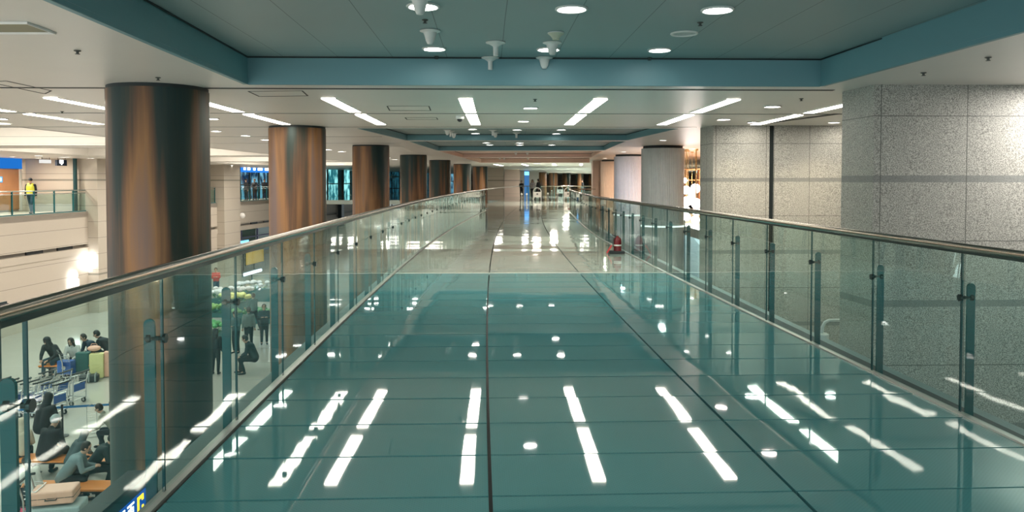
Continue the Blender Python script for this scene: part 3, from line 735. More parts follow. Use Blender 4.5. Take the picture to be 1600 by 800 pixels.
# shop shelving behind globes
for i, (x, Y) in enumerate(((1074, 36), (1089, 38))):
    c = Vector(((x-800)/F*Y, Y, 0)); t = thing('shop_shelf', 'warm wooden shop shelving behind the globe lamps, %s unit' % ['left', 'right'][i], 'shelf', c, 0, 'shop shelving')
    WD = mat('warm_wood', (.55, .30, .14), .5, var=.2)
    mb = MB()
    for dx in (-.55, .55): mb.box((c.x+dx, c.y, 1.1), (.05, .4, 2.2))
    part(mb, 'shelf_side', WD, t)
    for k in range(5): part(MB().box((c.x, c.y, .15+k*.5), (1.1, .4, .04)), 'shelf_board', WD, t)

# ================================================================== PEOPLE
def caps_mesh(caps, voxel):
    """one continuous surface out of tapered limbs, joined smoothly"""
    mb = MB()
    for (p0, r0, p1, r1) in caps:
        p0, p1 = Vector(p0), Vector(p1); d = p1-p0; L = d.length
        if L < 1e-4: mb.ball(p0, r0, n=12); continue
        d.normalize(); pts = []; rs = []
        for k in range(4):
            a = math.pi/2*(1-k/3.0); pts.append(p0-d*r0*math.sin(a)); rs.append(max(.001, r0*math.cos(a)))
        for k in range(1, 4): pts.append(p0+d*L*k/4); rs.append(r0+(r1-r0)*k/4)
        for k in range(4):
            a = math.pi/2*k/3.0; pts.append(p1+d*r1*math.sin(a)); rs.append(max(.001, r1*math.cos(a)))
        mb.tube(pts, rs, 12)
    me = bpy.data.meshes.new('tmp'); me.from_pydata([tuple(p) for p in mb.v], [], mb.f)
    o = bpy.data.objects.new('tmp', me); COL.objects.link(o)
    m = o.modifiers.new('r', 'REMESH'); m.mode = 'VOXEL'; m.voxel_size = voxel; m.use_smooth_shade = True
    sm = o.modifiers.new('s', 'SMOOTH'); sm.factor = .6; sm.iterations = 3
    dg = bpy.context.evaluated_depsgraph_get(); out = bpy.data.meshes.new_from_object(o.evaluated_get(dg))
    bpy.data.objects.remove(o); bpy.data.meshes.remove(me); return out
def link_mesh(name, me, mats, parent):
    me.name = name; me.materials.clear()
    for m in (mats if isinstance(mats, list) else [mats]): me.materials.append(m)
    for p in me.polygons: p.use_smooth = True
    o = bpy.data.objects.new(name, me); COL.objects.link(o); o.parent = parent; return o
SKIN = mat('skin', (.55, .33, .23), .55, var=.05); SKIN2 = mat('skin_tan', (.42, .24, .16), .55, var=.05); HAIR = mat('dark_hair', (.018, .014, .012), .5, var=.3, scale=30)
def cloth(n, c): return mat('cloth_'+n, c, .85, var=.12, scale=9)
def pose_of(kind, arm):
    P = {}
    if kind in ('stand', 'walk'):
        P['pelvis'] = Vector((0, 0, .95)); P['chest'] = Vector((0, .02, 1.30)); P['neck'] = Vector((0, .02, 1.47)); P['head'] = Vector((0, .045, 1.615)); P['up'] = Vector((0, 0.05, 1))
        st = .0 if kind == 'stand' else .20
        for sd, k in ((-1, 'l'), (1, 'r')):
            f = st*(-sd)
            P['hip'+k] = Vector((sd*.09, 0, .90)); P['knee'+k] = Vector((sd*.10, .03+f*.9, .50)); P['ank'+k] = Vector((sd*.105, -.02+f*1.3, .085)); P['toe'+k] = Vector((sd*.12, .13+f*1.3, .035))
    else:
        ln = {'sit': .16, 'slump': .30, 'upright': .05}[kind]
        P['pelvis'] = Vector((0, 0, .50)); P['chest'] = Vector((0, ln*.8, .86)); P['neck'] = Vector((0, ln*1.25, 1.02)); P['head'] = Vector((0, ln*1.25+.10, 1.135 if kind != 'upright' else 1.16)); P['up'] = Vector((0, .45, 1)) if kind != 'upright' else Vector((0, .05, 1))
        for sd, k in ((-1, 'l'), (1, 'r')):
            P['hip'+k] = Vector((sd*.09, .02, .50)); P['knee'+k] = Vector((sd*.13, .44, .50)); P['ank'+k] = Vector((sd*.13, .40+.08*sd, .09)); P['toe'+k] = Vector((sd*.14, .55+.08*sd, .035))
    ch, nk = P['chest'], P['neck']
    for sd, k in ((-1, 'l'), (1, 'r')):
        sh = nk+Vector((sd*.175, -.01, -.07)); P['sh'+k] = sh
        if arm == 'down': e, h = sh+Vector((sd*.05, -.02, -.28)), sh+Vector((sd*.07, .04, -.53))
        elif arm == 'phone': e, h = sh+Vector((sd*.05, .06, -.26)), sh+Vector((-sd*.10, .28, -.24))
        elif arm == 'lap': e, h = sh+Vector((sd*.06, .05, -.27)), sh+Vector((-sd*.06, .24, -.37))
        elif arm == 'crossed': e, h = sh+Vector((sd*.05, .08, -.25)), sh+Vector((-sd*.19, .20, -.20))
        elif arm == 'walk': e, h = sh+Vector((sd*.06, -.06*sd, -.28)), sh+Vector((sd*.06, .14*sd+.05, -.50))
        elif arm == 'push': e, h = sh+Vector((sd*.03, .10, -.25)), sh+Vector((0, .33, -.33))
        P['el'+k], P['ha'+k] = e, h
    return P
def person(label, loc, yaw, kind='stand', arm='down', top=('black', (.02, .022, .025)), legs=('dark', (.02, .025, .035)), shoes=('shoe', (.03, .03, .03)), hair='short', group=None,
           scale=1.0, voxel=.02, vest=None, long_coat=False, skin=None, extra=None):
    t = thing('person', label, 'person', loc, yaw, group); t.scale = (scale,)*3
    S = skin or SKIN; P = pose_of(kind, arm); V = Vector
    hd, up = P['head'], P['up'].normalized(); fw = V((1, 0, 0)).cross(up)*-1; fw = up.cross(V((1, 0, 0)))*1.0
    if fw.y < 0: fw = -fw
    c = []
    for sd, k in ((-1, 'l'), (1, 'r')):
        c += [(P['pelvis']+V((sd*.06, 0, .0)), .105, P['chest']+V((sd*.07, 0, .02)), .105), (P['chest']+V((sd*.07, 0, .05)), .095, P['sh'+k], .055),
              (P['sh'+k], .05, P['el'+k], .040), (P['el'+k], .038, P['ha'+k], .026), (P['hip'+k], .085, P['knee'+k], .057), (P['knee'+k], .054, P['ank'+k], .038), (P['ank'+k], .036, P['toe'+k], .028)]
        d = (P['ha'+k]-P['el'+k]).normalized(); c.append((P['ha'+k]+d*.02, .026, P['ha'+k]+d*.065, .028))
    c += [(P['neck'], .055, hd-up*.06, .05), (hd-up*.05+fw*.02, .062, hd+up*.05, .088), (hd-up*.085+fw*.035, .045, hd, .08)]
    me = caps_mesh(c, voxel)
    bm = bmesh.new(); bm.from_mesh(me)
    ex = MB()                                          # fingers, nose and ears grow out of the same body
    for sd, k in ((-1, 'l'), (1, 'r')):
        d = (P['ha'+k]-P['el'+k]).normalized(); sidev = d.cross(V((0, 0, 1)))
        if sidev.length < .2: sidev = V((0, 1, 0))
        sidev.normalize(); curl = d.cross(sidev).normalized()*(-1); 
        if curl.z > 0: curl = -curl
        root = P['ha'+k]+d*.07
        for i, ln in enumerate((.055, .066, .070, .062, .048)):
            if i == 0:
                a = P['ha'+k]+d*.03+sidev*sd*-.024; b = a+(d*.5-sidev*sd*.7).normalized()*.04; cc = b+d*.028
            else:
                a = root+sidev*(.026-.0175*(i-1))*-sd; b = a+(d*.9+curl*.25)*ln*.5; cc = b+(d*.6+curl*.8)*ln*.5
            ex.tube([a-d*.015, a, b, cc], [.010, .0095, .009, .007], 6)
    ex.tube([hd+up*.015+fw*.082, hd-up*.022+fw*.108, hd-up*.032+fw*.085], [.008, .016, .010], 6)
    for sd in (-1, 1): ex.lathe(hd+V((sd*.088, 0, 0))-up*.005, [(.012, -.012), (.024, 0), (.012, .012)], 8, axis='x')
    m2 = bpy.data.meshes.new('x'); m2.from_pydata([tuple(p) for p in ex.v], [], ex.f); bm.from_mesh(m2); bmesh.ops.recalc_face_normals(bm, faces=bm.faces); bm.to_mesh(me); bm.free(); bpy.data.meshes.remove(m2)
    link_mesh('body', me, S, t)
    fb = MB()
    for sd in (-1, 1):
        fb.ball(hd+V((sd*.032, 0, 0))+up*.008+fw*.082, .011, n=8)
        fb.tube([hd+V((sd*.018, 0, 0))+up*.03+fw*.086, hd+V((sd*.045, 0, 0))+up*.031+fw*.080], .005, 5)
    fb.v = [t.matrix_basis@p for p in fb.v]; 
    e_ = fb.build('eyes', BLACK, None); e_.parent = t; e_.matrix_parent_inverse = (t.matrix_basis).inverted()
    # trousers
    c = [(P['pelvis']+V((-.05, 0, -.01)), .125, P['pelvis']+V((.05, 0, -.01)), .125)]
    for k in 'lr': c += [(P['hip'+k], .103, P['knee'+k], .075), (P['knee'+k], .073, P['ank'+k]+V((0, 0, .03)), .056)]
    link_mesh('trousers', caps_mesh(c, voxel), cloth(*legs), t)
    c = []
    for k in 'lr': c += [(P['ank'+k]+V((0, -.03, -.03)), .045, P['toe'+k]+V((0, .01, .0)), .036), (P['ank'+k]+V((0, -.02, -.045)), .038, P['toe'+k]+V((0, 0, -.0)), .036)]
    link_mesh('shoes', caps_mesh(c, voxel*.8), cloth(*shoes), t)
    c = []
    for sd, k in ((-1, 'l'), (1, 'r')):
        c += [(P['pelvis']+V((sd*.055, 0, .03)), .135, P['chest']+V((sd*.065, 0, .0)), .130), (P['chest']+V((sd*.06, 0, .03)), .125, P['sh'+k]+V((-sd*.01, 0, -.005)), .075),
              (P['sh'+k], .072, P['el'+k], .058), (P['el'+k], .056, P['ha'+k]-(P['ha'+k]-P['el'+k]).normalized()*.02, .042)]
        if long_coat and kind in ('stand', 'walk'): c.append((P['pelvis']+V((sd*.06, 0, 0)), .14, P['knee'+k]*.8+P['pelvis']*.2, .13))
    c.append((P['neck']-V((0, 0, .05)), .075, P['neck']+V((0, .0, .0)), .062))
    link_mesh('jacket', caps_mesh(c, voxel), cloth(*top), t)
    if vest:
        c = []
        for sd in (-1, 1): c += [(P['pelvis']+V((sd*.055, 0, .06)), .145, P['chest']+V((sd*.06, 0, .02)), .142), (P['chest']+V((sd*.06, 0, .04)), .135, P['chest']+V((sd*.09, 0, .13)), .075)]
        link_mesh('vest', caps_mesh(c, voxel), mat('hi_vis_yellow', (.75, .72, .06), .7), t)
    if hair == 'hijab' or hair == 'hood':
        c = [(hd-fw*.024+up*.045, .112, hd-fw*.02-up*.05, .105), (hd-fw*.03-up*.08, .10, P['neck']-V((0, .02, .06)), .12)]; hm = cloth(*top); nm = 'headscarf' if hair == 'hijab' else 'hood'
    elif hair == 'long':
        c = [(hd-fw*.020+up*.048, .104, hd-fw*.035-up*.02, .098), (hd-fw*.06-up*.02, .08, P['neck']-V((0, .09, .14)), .055), (hd+V((.06, -.02, -.03)), .05, P['neck']+V((.09, -.01, -.10)), .03), (hd+V((-.06, -.02, -.03)), .05, P['neck']+V((-.09, -.01, -.10)), .03)]; hm = HAIR; nm = 'hair'
    elif hair == 'cap':
        c = [(hd-fw*.012+up*.045, .100, hd-fw*.01+up*.05, .098), (hd+up*.075+fw*.05, .05, hd+up*.07+fw*.11, .035)]; hm = cloth('black', (.02, .022, .025)); nm = 'cap'
    elif hair == 'greycap':
        c = [(hd-fw*.012+up*.04, .106, hd-fw*.01+up*.05, .100)]; hm = cloth('greycap', (.35, .42, .42)); nm = 'knitted_cap'
    else:
        c = [(hd-fw*.018+up*.052, .098, hd-fw*.03+up*.005, .094)]; hm = HAIR; nm = 'hair'
    link_mesh(nm, caps_mesh(c, min(voxel, .016)), hm, t)
    return t
def ground(px, py, z): 
    p = onz(px, py, z); return Vector((p.x, p.y, z))
LGT = lambda n, c: (n, c)
BK = ('black', (.015, .018, .022)); NV = ('navy', (.02, .04, .07)); GR = ('hoodie_grey', (.20, .27, .29)); WH = ('white', (.72, .72, .68)); RD = ('red', (.55, .05, .04)); BG = ('beige', (.55, .48, .38)); TL = ('teal', (.04, .14, .16))
JE = ('jeans', (.06, .12, .17)); DK = ('dark', (.02, .025, .035))
# gallery guard
GP = W(s_at(48, GU-1.0), GU-1.0, 0)
person('standing person in a yellow safety vest and dark cap on the left gallery', GP, R(180+12), 'walk', 'down', BK, ('dark_teal', (.02, .06, .09)), hair='cap', vest=1, scale=1.0, voxel=.025)
for i, (x, d) in enumerate(((385, -8), (398, 5), (413, 20))):
    g = W(s_at(x, GU-1.2), GU-1.2, 0)
    person('person in black before the blue shop on the gallery, %s of three' % ['left', 'middle', 'right'][i], g, R(180+30*i-30), 'stand', 'push' if i else 'down', BK, DK, hair='short' if i != 0 else 'cap', group='people at the blue shop', voxel=.035, scale=1.03)
# far walkway people
person('long haired woman in a grey top and black trousers at the walkway end', ground(832, 311, 0), R(180-10), 'walk', 'phone', ('grey', (.36, .35, .36)), BK, hair='long', voxel=.03)
person('person in a long black coat walking beside the woman at the far end', ground(841.5, 311.5, 0), R(90-30), 'walk', 'walk', BK, BK, hair='short', voxel=.03, long_coat=True, scale=1.03)
person('dark figure behind the left far barrier, left of the woman', ground(815, 309, 0), R(170), 'stand', 'push', BK, BK, hair='short', voxel=.03, scale=.95)
person('person in black behind the curved end of the right railing', ground(910.5, 304, 0), R(100), 'walk', 'down', BK, BK, hair='short', voxel=.035)
person('person in a blue jacket at the corner of the peach wall far right', ground(933, 306, 0), R(80), 'walk', 'down', ('blue', (.05, .12, .22)), BK, hair='short', voxel=.035)

# ---- lower hall furniture
ORANGE = mat('orange_seat', (.80, .26, .05), .45, var=.06); 
def bench(name_label, c, rz, L, group):
    t = thing('bench', name_label, 'bench', c, rz, group)
    part(local(MB().box((0, 0, .42), (L, .52, .05)), t), 'seat', ORANGE, t, bevel=.01)
    part(local(MB().box((0, 0, .375), (L-.04, .46, .04)), t), 'seat_frame', BLACK, t)
    for k in (-1, 0, 1): part(local(MB().box((k*(L/2-.3), 0, .34), (.08, .40, .05)).box((k*(L/2-.3), 0, .18), (.10, .10, .34)).box((k*(L/2-.3), 0, .015), (.12, .42, .03)), t), 'leg', BLACK, t)
    return t
SEAT = ZL
b1 = onz(112, 722, ZL+.45); b1 = Vector((b1.x, b1.y, ZL)); 
bench('near orange topped bench in the lower hall where the seated people sit', b1+Vector((-.1, .35, 0)), 0, 2.6, 'orange benches')
b3 = onz(78, 757, ZL+.45); bench('closest orange topped bench beside the pink suitcase', Vector((b3.x+.25, b3.y+.0, ZL)), 0, 2.2, 'orange benches')
b2 = onz(165, 556, ZL+.45); bench('far orange topped bench behind the loaded luggage trolley', Vector((b2.x+.4, b2.y, ZL)), R(4), 2.6, 'orange benches')
b2l = onz(90, 570, ZL+.45); bench('far bench under the woman in the black headscarf', Vector((b2l.x+.3, b2l.y+.2, ZL)), R(4), 1.9, 'orange benches')
def seat(px, py, dx=0, dy=0):                          # a seated person's base from where the hips show in the photo
    p = onz(px, py, ZL+.55); return Vector((p.x+dx, p.y+dy, ZL))
person('seated person in a grey hoodie and black trousers looking at a phone, near bench', seat(97, 745), R(-70), 'slump', 'phone', GR, BK, ('white_sole', (.10, .10, .11)), 'short', 'people on the near benches', voxel=.018)
person('seated person in a dark pullover looking at a phone by the nearest column', seat(141, 728), R(-75), 'slump', 'phone', ('charcoal', (.02, .035, .04)), BK, BK, 'short', 'people on the near benches', voxel=.018)
person('seated child in a white sweater beside the pink suitcase', seat(56, 760), R(70), 'sit', 'lap', WH, DK, BK, 'short', 'people on the near benches', voxel=.018, scale=.9)
person('person in black with a grey knitted cap seen from behind on the near bench', seat(70, 712), R(-10), 'sit', 'lap', BK, BK, BK, 'greycap', 'people on the near benches', voxel=.02, scale=1.12)
person('person in a beige coat behind the near glass fin on the bench', seat(30, 706), R(20), 'sit', 'lap', BG, DK, BK, 'hood', 'people on the near benches', voxel=.022)
person('dark haired person half hidden behind the one in the grey hoodie', seat(98, 722, 0, .3), R(-20), 'slump', 'lap', ('slate', (.07, .10, .11)), BK, BK, 'hood', 'people on the near benches', voxel=.022, scale=.85)
person('person in black standing behind the grey capped one on the near bench', seat(44, 684, -.1, .7), R(0), 'sit', 'lap', BK, BK, BK, 'hood', 'people on the near benches', voxel=.022, scale=1.1)
person('person in patterned beige seated at the edge of the nearest column', seat(184, 668), R(100), 'slump', 'lap', ('pattern', (.33, .33, .27)), DK, BK, 'short', 'people on the near benches', voxel=.022, scale=.95)
person('seated woman in a black headscarf and coat by the blue box', seat(90, 561), R(175), 'slump', 'lap', BK, ('dark_teal', (.02, .06, .09)), BK, 'hijab', 'people behind the loaded trolley', voxel=.022, scale=1.15)
person('seated woman with long dark hair and white top behind the trolley', seat(119, 560), R(180), 'sit', 'lap', ('white_shirt', (.6, .6, .57)), DK, BK, 'long', 'people behind the loaded trolley', voxel=.022, scale=1.08)
person('seated person in dark blue leaning left behind the pink suitcase', seat(143, 556, .1, .3), R(140), 'slump', 'lap', NV, NV, BK, 'short', 'people behind the loaded trolley', voxel=.022, scale=1.1)
person('seated person in black beside the nearest column on the far bench', seat(176, 553), R(100), 'slump', 'lap', BK, BK, BK, 'short', 'people behind the loaded trolley', voxel=.022, scale=1.15)
# between the first two columns
person('person in a red shirt standing by the flower stand', ground(338, 463, ZL), R(190), 'stand', 'crossed', RD, ('navy2', (.03, .06, .09)), BK, 'short', 'people between the first two columns', voxel=.025)
person('seated person in black with a grey stripe sleeve, near the pale roof edge', seat(398, 560), R(100), 'sit', 'lap', ('charcoal', (.02, .035, .04)), BK, BK, 'short', 'people between the first two columns', voxel=.022, scale=1.12)
person('person in a grey coat standing among the flower boxes', ground(389, 545, ZL), R(20), 'stand', 'down', ('coat_grey', (.20, .24, .23)), BK, BK, 'short', 'people between the first two columns', voxel=.025)
person('person in a striped dark top left of the grey coat', ground(369, 552, ZL), R(160), 'stand', 'phone', ('stripe', (.05, .12, .13)), BK, BK, 'cap', 'people between the first two columns', voxel=.025)
person('person in dark patterned clothes right of the grey coat', ground(413, 538, ZL), R(200), 'stand', 'crossed', ('dark_pattern', (.03, .05, .06)), BK, BK, 'short', 'people between the first two columns', voxel=.025)
person('person in dark clothes behind the near glass fin beside the first column', ground(337, 585, ZL), R(0), 'stand', 'down', BK, BK, BK, 'hood', 'people between the first two columns', voxel=.025, scale=.95)
person('person with dark hair bending over the flower boxes', ground(397, 516, ZL), R(60), 'walk', 'push', ('teal_jacket', (.06, .15, .15)), DK, BK, 'short', 'people between the first two columns', voxel=.028)

# ---- luggage trolleys
BLUEP = mat('trolley_blue', (.03, .12, .42), .4)
def trolley(label, c, rz, group=None, panel=True):
    t = thing('luggage_trolley', label, 'luggage trolley', c, rz, group)   # forward = +y, handle at the back
    mb = MB()
    for x in (-.27, .27): mb.tube([(x, -.40, .16), (x, .45, .16), (x*.75, .52, .20)], .018, 8)
    for y in (-.35, 0, .30): mb.tube([(-.27, y, .16), (.27, y, .16)], .012, 8)
    mb.tube([(-.20, .52, .20), (.20, .52, .20)], .014, 8); part(local(mb, t), 'base_frame', ALU, t, smooth=True)
    mb = MB()
    for x in (-.27, .27): mb.tube([(x, -.40, .16), (x, -.42, .7), (x, -.50, 1.0)], .018, 8)
    mb.tube([(-.27, -.42, .7), (.27, -.42, .7)], .012, 8); mb.tube([(-.27, -.405, .35), (.27, -.405, .35)], .010, 8); part(local(mb, t), 'upright_frame', ALU, t, smooth=True)
    part(local(MB().tube([(-.34, -.44, 1.02), (-.27, -.53, 1.03), (.27, -.53, 1.03), (.34, -.44, 1.02)], .026, 10), t), 'handle', BLACK, t, smooth=True)
    mb = MB()
    for z in (.72, .80, .88): mb.tube([(-.25, -.42, z), (-.25, -.20, z-.03), (.25, -.20, z-.03), (.25, -.42, z)], .007, 6)
    for x in (-.2, -.1, 0, .1, .2): mb.tube([(x, -.20, .68), (x, -.21, .86)], .005, 6)
    part(local(mb, t), 'basket', ALU, t)
    if panel: part(local(MB().box((0, -.40, .55), (.46, .012, .22)), t), 'blue_panel', BLUEP, t)
    for (x, y) in ((-.25, -.33), (.25, -.33), (0, .42)):
        wm = part(local(MB().lathe((x-.02, y, .075), [(.03, 0), (.075, .0), (.075, .04), (.03, .04)], 18, axis='x'), t), 'wheel', BLACK, t)
        part(local(MB().lathe((x-.022, y, .075), [(.035, 0), (.035, .044)], 12, axis='x'), t), 'hub', ALU, wm)
        part(local(MB().box((x, y, .13), (.05, .04, .05)), t), 'fork', ALU, t)
    return t
g0 = onz(76, 650, ZL); proto = trolley('empty luggage trolley at the right end of the nested row', Vector((g0.x, g0.y, ZL)), R(78), 'nested luggage trolleys')
for i in range(1, 9):
    c = copy_tree(proto); c.location = proto.location+Vector((-.34*i, .05*i+(.0 if i % 2 else .10), 0)); c['label'] = 'empty luggage trolley in the nested row behind the railing, %s from the right' % ORD[i]
for i in range(3):
    c = copy_tree(proto); c.location = proto.location+Vector((-.15-.55*i, 1.3+.05*i, 0)); c['label'] = 'empty luggage trolley of the second nested row behind, %s from the right' % ORD[i]
g1 = onz(118, 592, ZL); g1 = Vector((g1.x, g1.y, ZL)); trolley('loaded luggage trolley with a blue box in front of the seated women', g1, R(-55), None)
def suitcase(label, c, rz, d, m, group=None, lying=False, name='suitcase'):
    t = thing(name, label, 'suitcase', c, rz, group); w_, dp, h = d
    part(local(MB().box((0, 0, h/2+.02), (w_, dp, h)), t), 'shell', m, t, bevel=.035)
    mb = MB()
    for k in range(4): mb.box(((k-1.5)*w_*.2, 0, h/2+.02), (.012, dp+.008, h*.86))
    part(local(mb, t), 'ribs', m, t)
    if lying: part(local(MB().tube([(-.1, -dp/2, h*.5), (-.1, -dp/2-.04, h*.5), (.1, -dp/2-.04, h*.5), (.1, -dp/2, h*.5)], .012, 6), t), 'handle', BLACK, t); part(local(MB().box((0, 0, h/2+.02), (w_+.006, dp+.006, .012)), t), 'zip_seam', BLACK, t)
    else:
        part(local(MB().tube([(-.08, 0, h+.02), (-.08, 0, h+.07), (.08, 0, h+.07), (.08, 0, h+.02)], .011, 6), t), 'handle', BLACK, t)
        for x in (-1, 1): part(local(MB().lathe((x*(w_/2-.07), 0, .025), [(.025, -.015), (.025, .015)], 12, axis='x'), t), 'wheel', BLACK, t)
    return t
DG = mat('case_dark_green', (.015, .10, .09), .4); YL = mat('case_yellow', (.72, .68, .32), .4); PK = mat('case_pink', (.85, .48, .36), .4); MG = mat('bag_magenta', (.65, .03, .14), .5)
suitcase('dark green suitcase standing on the loaded trolley', g1+Vector((.12, .30, .19)), R(8), (.45, .28, .68), DG, 'luggage on the loaded trolley')
suitcase('yellow suitcase next to the dark green one', g1+Vector((.72, .10, 0)), R(15), (.46, .26, .88), YL, 'luggage on the loaded trolley')
suitcase('tall pink suitcase right of the yellow one', g1+Vector((1.08, .32, 0)), R(15), (.40, .26, .90), PK, 'luggage on the loaded trolley')
t = thing('blue_box', 'bright blue printed box on the front of the loaded trolley', 'box', g1+Vector((-.30, -.02, .19)), R(-5)); part(local(MB().box((0, 0, .24), (.50, .30, .48)), t), 'box_body', BLUEP, t, bevel=.01); part(local(MB().lathe((0, -.152, .24), [(.07, 0), (.07, -.004)], 20, axis='y'), t), 'round_mark', WHITE, t)
t = thing('pink_bag', 'pale pink bag lying on top of the suitcases', 'bag', g1+Vector((.62, .10, .97)), R(10)); part(local(MB().ball((0, 0, .10), .17, sz=.6, sx=1.3), t), 'bag_body', PK, t, smooth=True); part(local(MB().tube([(-.12, 0, .17), (-.08, 0, .26), (.08, 0, .26), (.12, 0, .17)], .01, 6), t), 'handle', PK, t)
t = thing('travel_bag', 'black travel bag with grey trim on the floor by the trolley', 'bag', g1+Vector((.72, -.42, 0)), R(20)); part(local(MB().box((0, 0, .14), (.62, .30, .26)), t), 'bag_body', BLACK, t, bevel=.06); part(local(MB().box((0, 0, .16), (.05, .31, .27)).box((.2, 0, .16), (.04, .31, .27)), t), 'straps', mat('grey_strap', (.3, .34, .33), .6), t)
# near trolley with pink case
g2 = onz(85, 812, ZL+.22); g2 = Vector((g2.x, g2.y, ZL)); trolley('luggage trolley carrying grey cases at the lower left', g2+Vector((-.1, .1, 0)), R(-80), None, False)
CASEG = mat('case_silver', (.36, .45, .46), .35)
suitcase('silver grey suitcase lying on the lower left trolley', g2+Vector((.0, .1, .18)), R(12), (1.0, .55, .32), CASEG, 'luggage at the lower left', True)
suitcase('peach pink hard suitcase lying on top of the silver one', g2+Vector((-.05, .12, .54)), R(14), (.80, .50, .27), PK, 'luggage at the lower left', True)
p = onz(38, 800, ZL+.4); suitcase('magenta suitcase at the bottom left corner', Vector((p.x, p.y, ZL)), R(10), (.5, .4, .42), MG, 'luggage at the lower left')
# wire stand, blue barrier tape with posts, yellow floor sign
p = ground(144, 682, ZL); t = thing('wire_stand', 'small wire leaflet stand alone on the lower hall floor', 'stand', p, R(20)); mb = MB()
for k in range(9): mb.tube([(-.12, 0, .2+k*.07), (.12, 0, .2+k*.07)], .006, 6)
mb.tube([(-.12, 0, .05), (-.12, 0, .82), (0, 0, .90), (.12, 0, .82), (.12, 0, .05)], .010, 6); part(local(mb, t), 'wire_rack', ALU, t); part(local(MB().tube([(-.25, -.1, .02), (.25, -.1, .02), (.25, .22, .02), (-.25, .22, .02), (-.25, -.1, .02)], .014, 6).tube([(-.12, 0, .02), (-.12, 0, .1)], .012, 6).tube([(.12, 0, .02), (.12, 0, .1)], .012, 6), t), 'foot', ALU, t)
a, b = onz(20, 641, ZL+.8), onz(172, 632, ZL+.8)
t = thing('belt_barrier', 'blue retractable belt barrier across the lower hall behind the trolleys', 'barrier', Vector((a.x, a.y, ZL)), 0)
d = (b-a).normalized(); part(MB().hexa([a-Vector((0, .004, .03)), b-Vector((0, .004, .03)), b+Vector((0, .004, -.03)), a+Vector((0, .004, -.03))], [a-Vector((0, .004, -.03)), b-Vector((0, .004, -.03)), b+Vector((0, .004, .03)), a+Vector((0, .004, .03))]), 'belt', mat('belt_blue', (.02, .17, .42), .5), t)
for q in (a, a+(b-a)*.5, b):
    part(MB().lathe((q.x, q.y, ZL), [(.16, 0), (.16, .02), (.03, .04), (.03, .83), (.035, .84), (.035, .88)], 18), 'barrier_post', BLACK, t, smooth=True)
p = ground(129, 489, ZL); t = thing('floor_sign', 'small yellow wet floor stand near the restroom wall', 'sign', p, 0)
YF = mat('sign_yellow_plastic', (.85, .65, .05), .5)
for sg in (-1, 1): part(local(MB().box((0, sg*.12, .33), (.32, .012, .68), rot=Euler((sg*.34, 0, 0))), t), 'panel', YF, t)

# flower stand between the columns
def flowers(label, px, py, z, w_, col):
    p = onz(px, py, z); t = thing('flower_bed', label, 'flowers', Vector((p.x, p.y, ZL)), 0, 'flower arrangements')
    m_ = mat('petals_'+label.split()[0], col, .7, var=.25, scale=20); lf = mat('leaf_green', (.07, .22, .07), .6, var=.4, scale=12)
    part(MB().box((p.x, p.y, ZL+(z-ZL-.25)/2), (w_*.85, .42, z-ZL-.25)), 'planter', TEALF, t, bevel=.02)
    rnd = random.Random(px); mb = MB(); m2 = MB()
    for k in range(26):
        x, y = rnd.uniform(-w_/2, w_/2), rnd.uniform(-.22, .22); mb.ball((p.x+x, p.y+y, z+rnd.uniform(-.05, .16)*(1-abs(x)/w_)), rnd.uniform(.10, .17), n=8, sz=.7)
    for k in range(60):
        x, y = rnd.uniform(-w_/2, w_/2), rnd.uniform(-.26, .26); q = Vector((p.x+x, p.y+y, z-rnd.uniform(.08, .28))); a = rnd.uniform(0, 6.3); e = Vector((math.cos(a), math.sin(a), rnd.uniform(-.3, .7)))*.24; n_ = Vector((-e.y, e.x, 0))*.25
        m2.face([q, q+e*.5+n_, q+e, q+e*.5-n_])
    for nm, q_, mm in (('blossoms', mb, m_), ('leaves', m2, lf)):
        o = part(q_, nm, mm, t, smooth=True); o['kind'] = 'stuff'
flowers('white blossom mound on the left flower stand', 344, 458, ZL+1.05, .9, (.82, .78, .80))
flowers('pinkish white flower mound beside the red shirt', 366, 452, ZL+.9, 2.0, (.85, .74, .76))
flowers('lilac white flower mound under the blue lightbox', 400, 444, ZL+1.0, 2.4, (.80, .77, .86))
flowers('yellow flower bed in front of the pinkish white mound', 368, 463, ZL+1.1, 1.5, (.80, .76, .30))
flowers('green leafy bed behind the standing people', 345, 480, ZL+.5, 2.0, (.25, .42, .12))
flowers('dark green planter left behind the glass fin', 336, 508, ZL+.6, 1.4, (.10, .35, .12))
flowers('mixed green bed beside the grey coat', 402, 486, ZL+.6, 2.4, (.16, .32, .16))

# ================================================================== GALLERY OPPOSITE
def grail(x0, x1, label, u=GU-.12):
    a, b = s_at(x0, u), s_at(x1, u); n = max(1, round((b-a)/1.5)); t = thing('gallery_railing', label, 'railing', W(a, u, 0), 0, 'glass railings of the gallery', 'thing')
    st = [a+(b-a)*k/n for k in range(n+1)]
    part(MB().tube([W(s_, u, 1.12) for s_ in st], .028, 8).tube([W(s_, u, .98) for s_ in st], .02, 8), 'handrail', mat('gallery_rail_steel', (.30, .36, .34), .3, .8), t, smooth=True)
    part(MB().slab(a, b, u-.04, u+.04, 0, .06, n=n), 'base_strip', TEALF, t)
    for s_ in st: part(MB().slab(s_-.025, s_+.025, u-.03, u+.03, 0, 1.12, n=1), 'post', POST, t)
    for p, q in zip(st[:-1], st[1:]): part(MB().slab(p+.05, q-.05, u-.006, u+.006, .08, .95, n=1), 'glass_panel', GLASS, t)
    return t
grail(-60, 141, 'glass railing of the gallery in front of the guard')
grail(322, 348, 'glass railing of the gallery just right of the nearest column')
grail(376, 440, 'glass railing of the gallery in front of the blue shop')
WOODD = mat('brown_wood_door', (.42, .20, .09), .45, var=.15, scale=2)
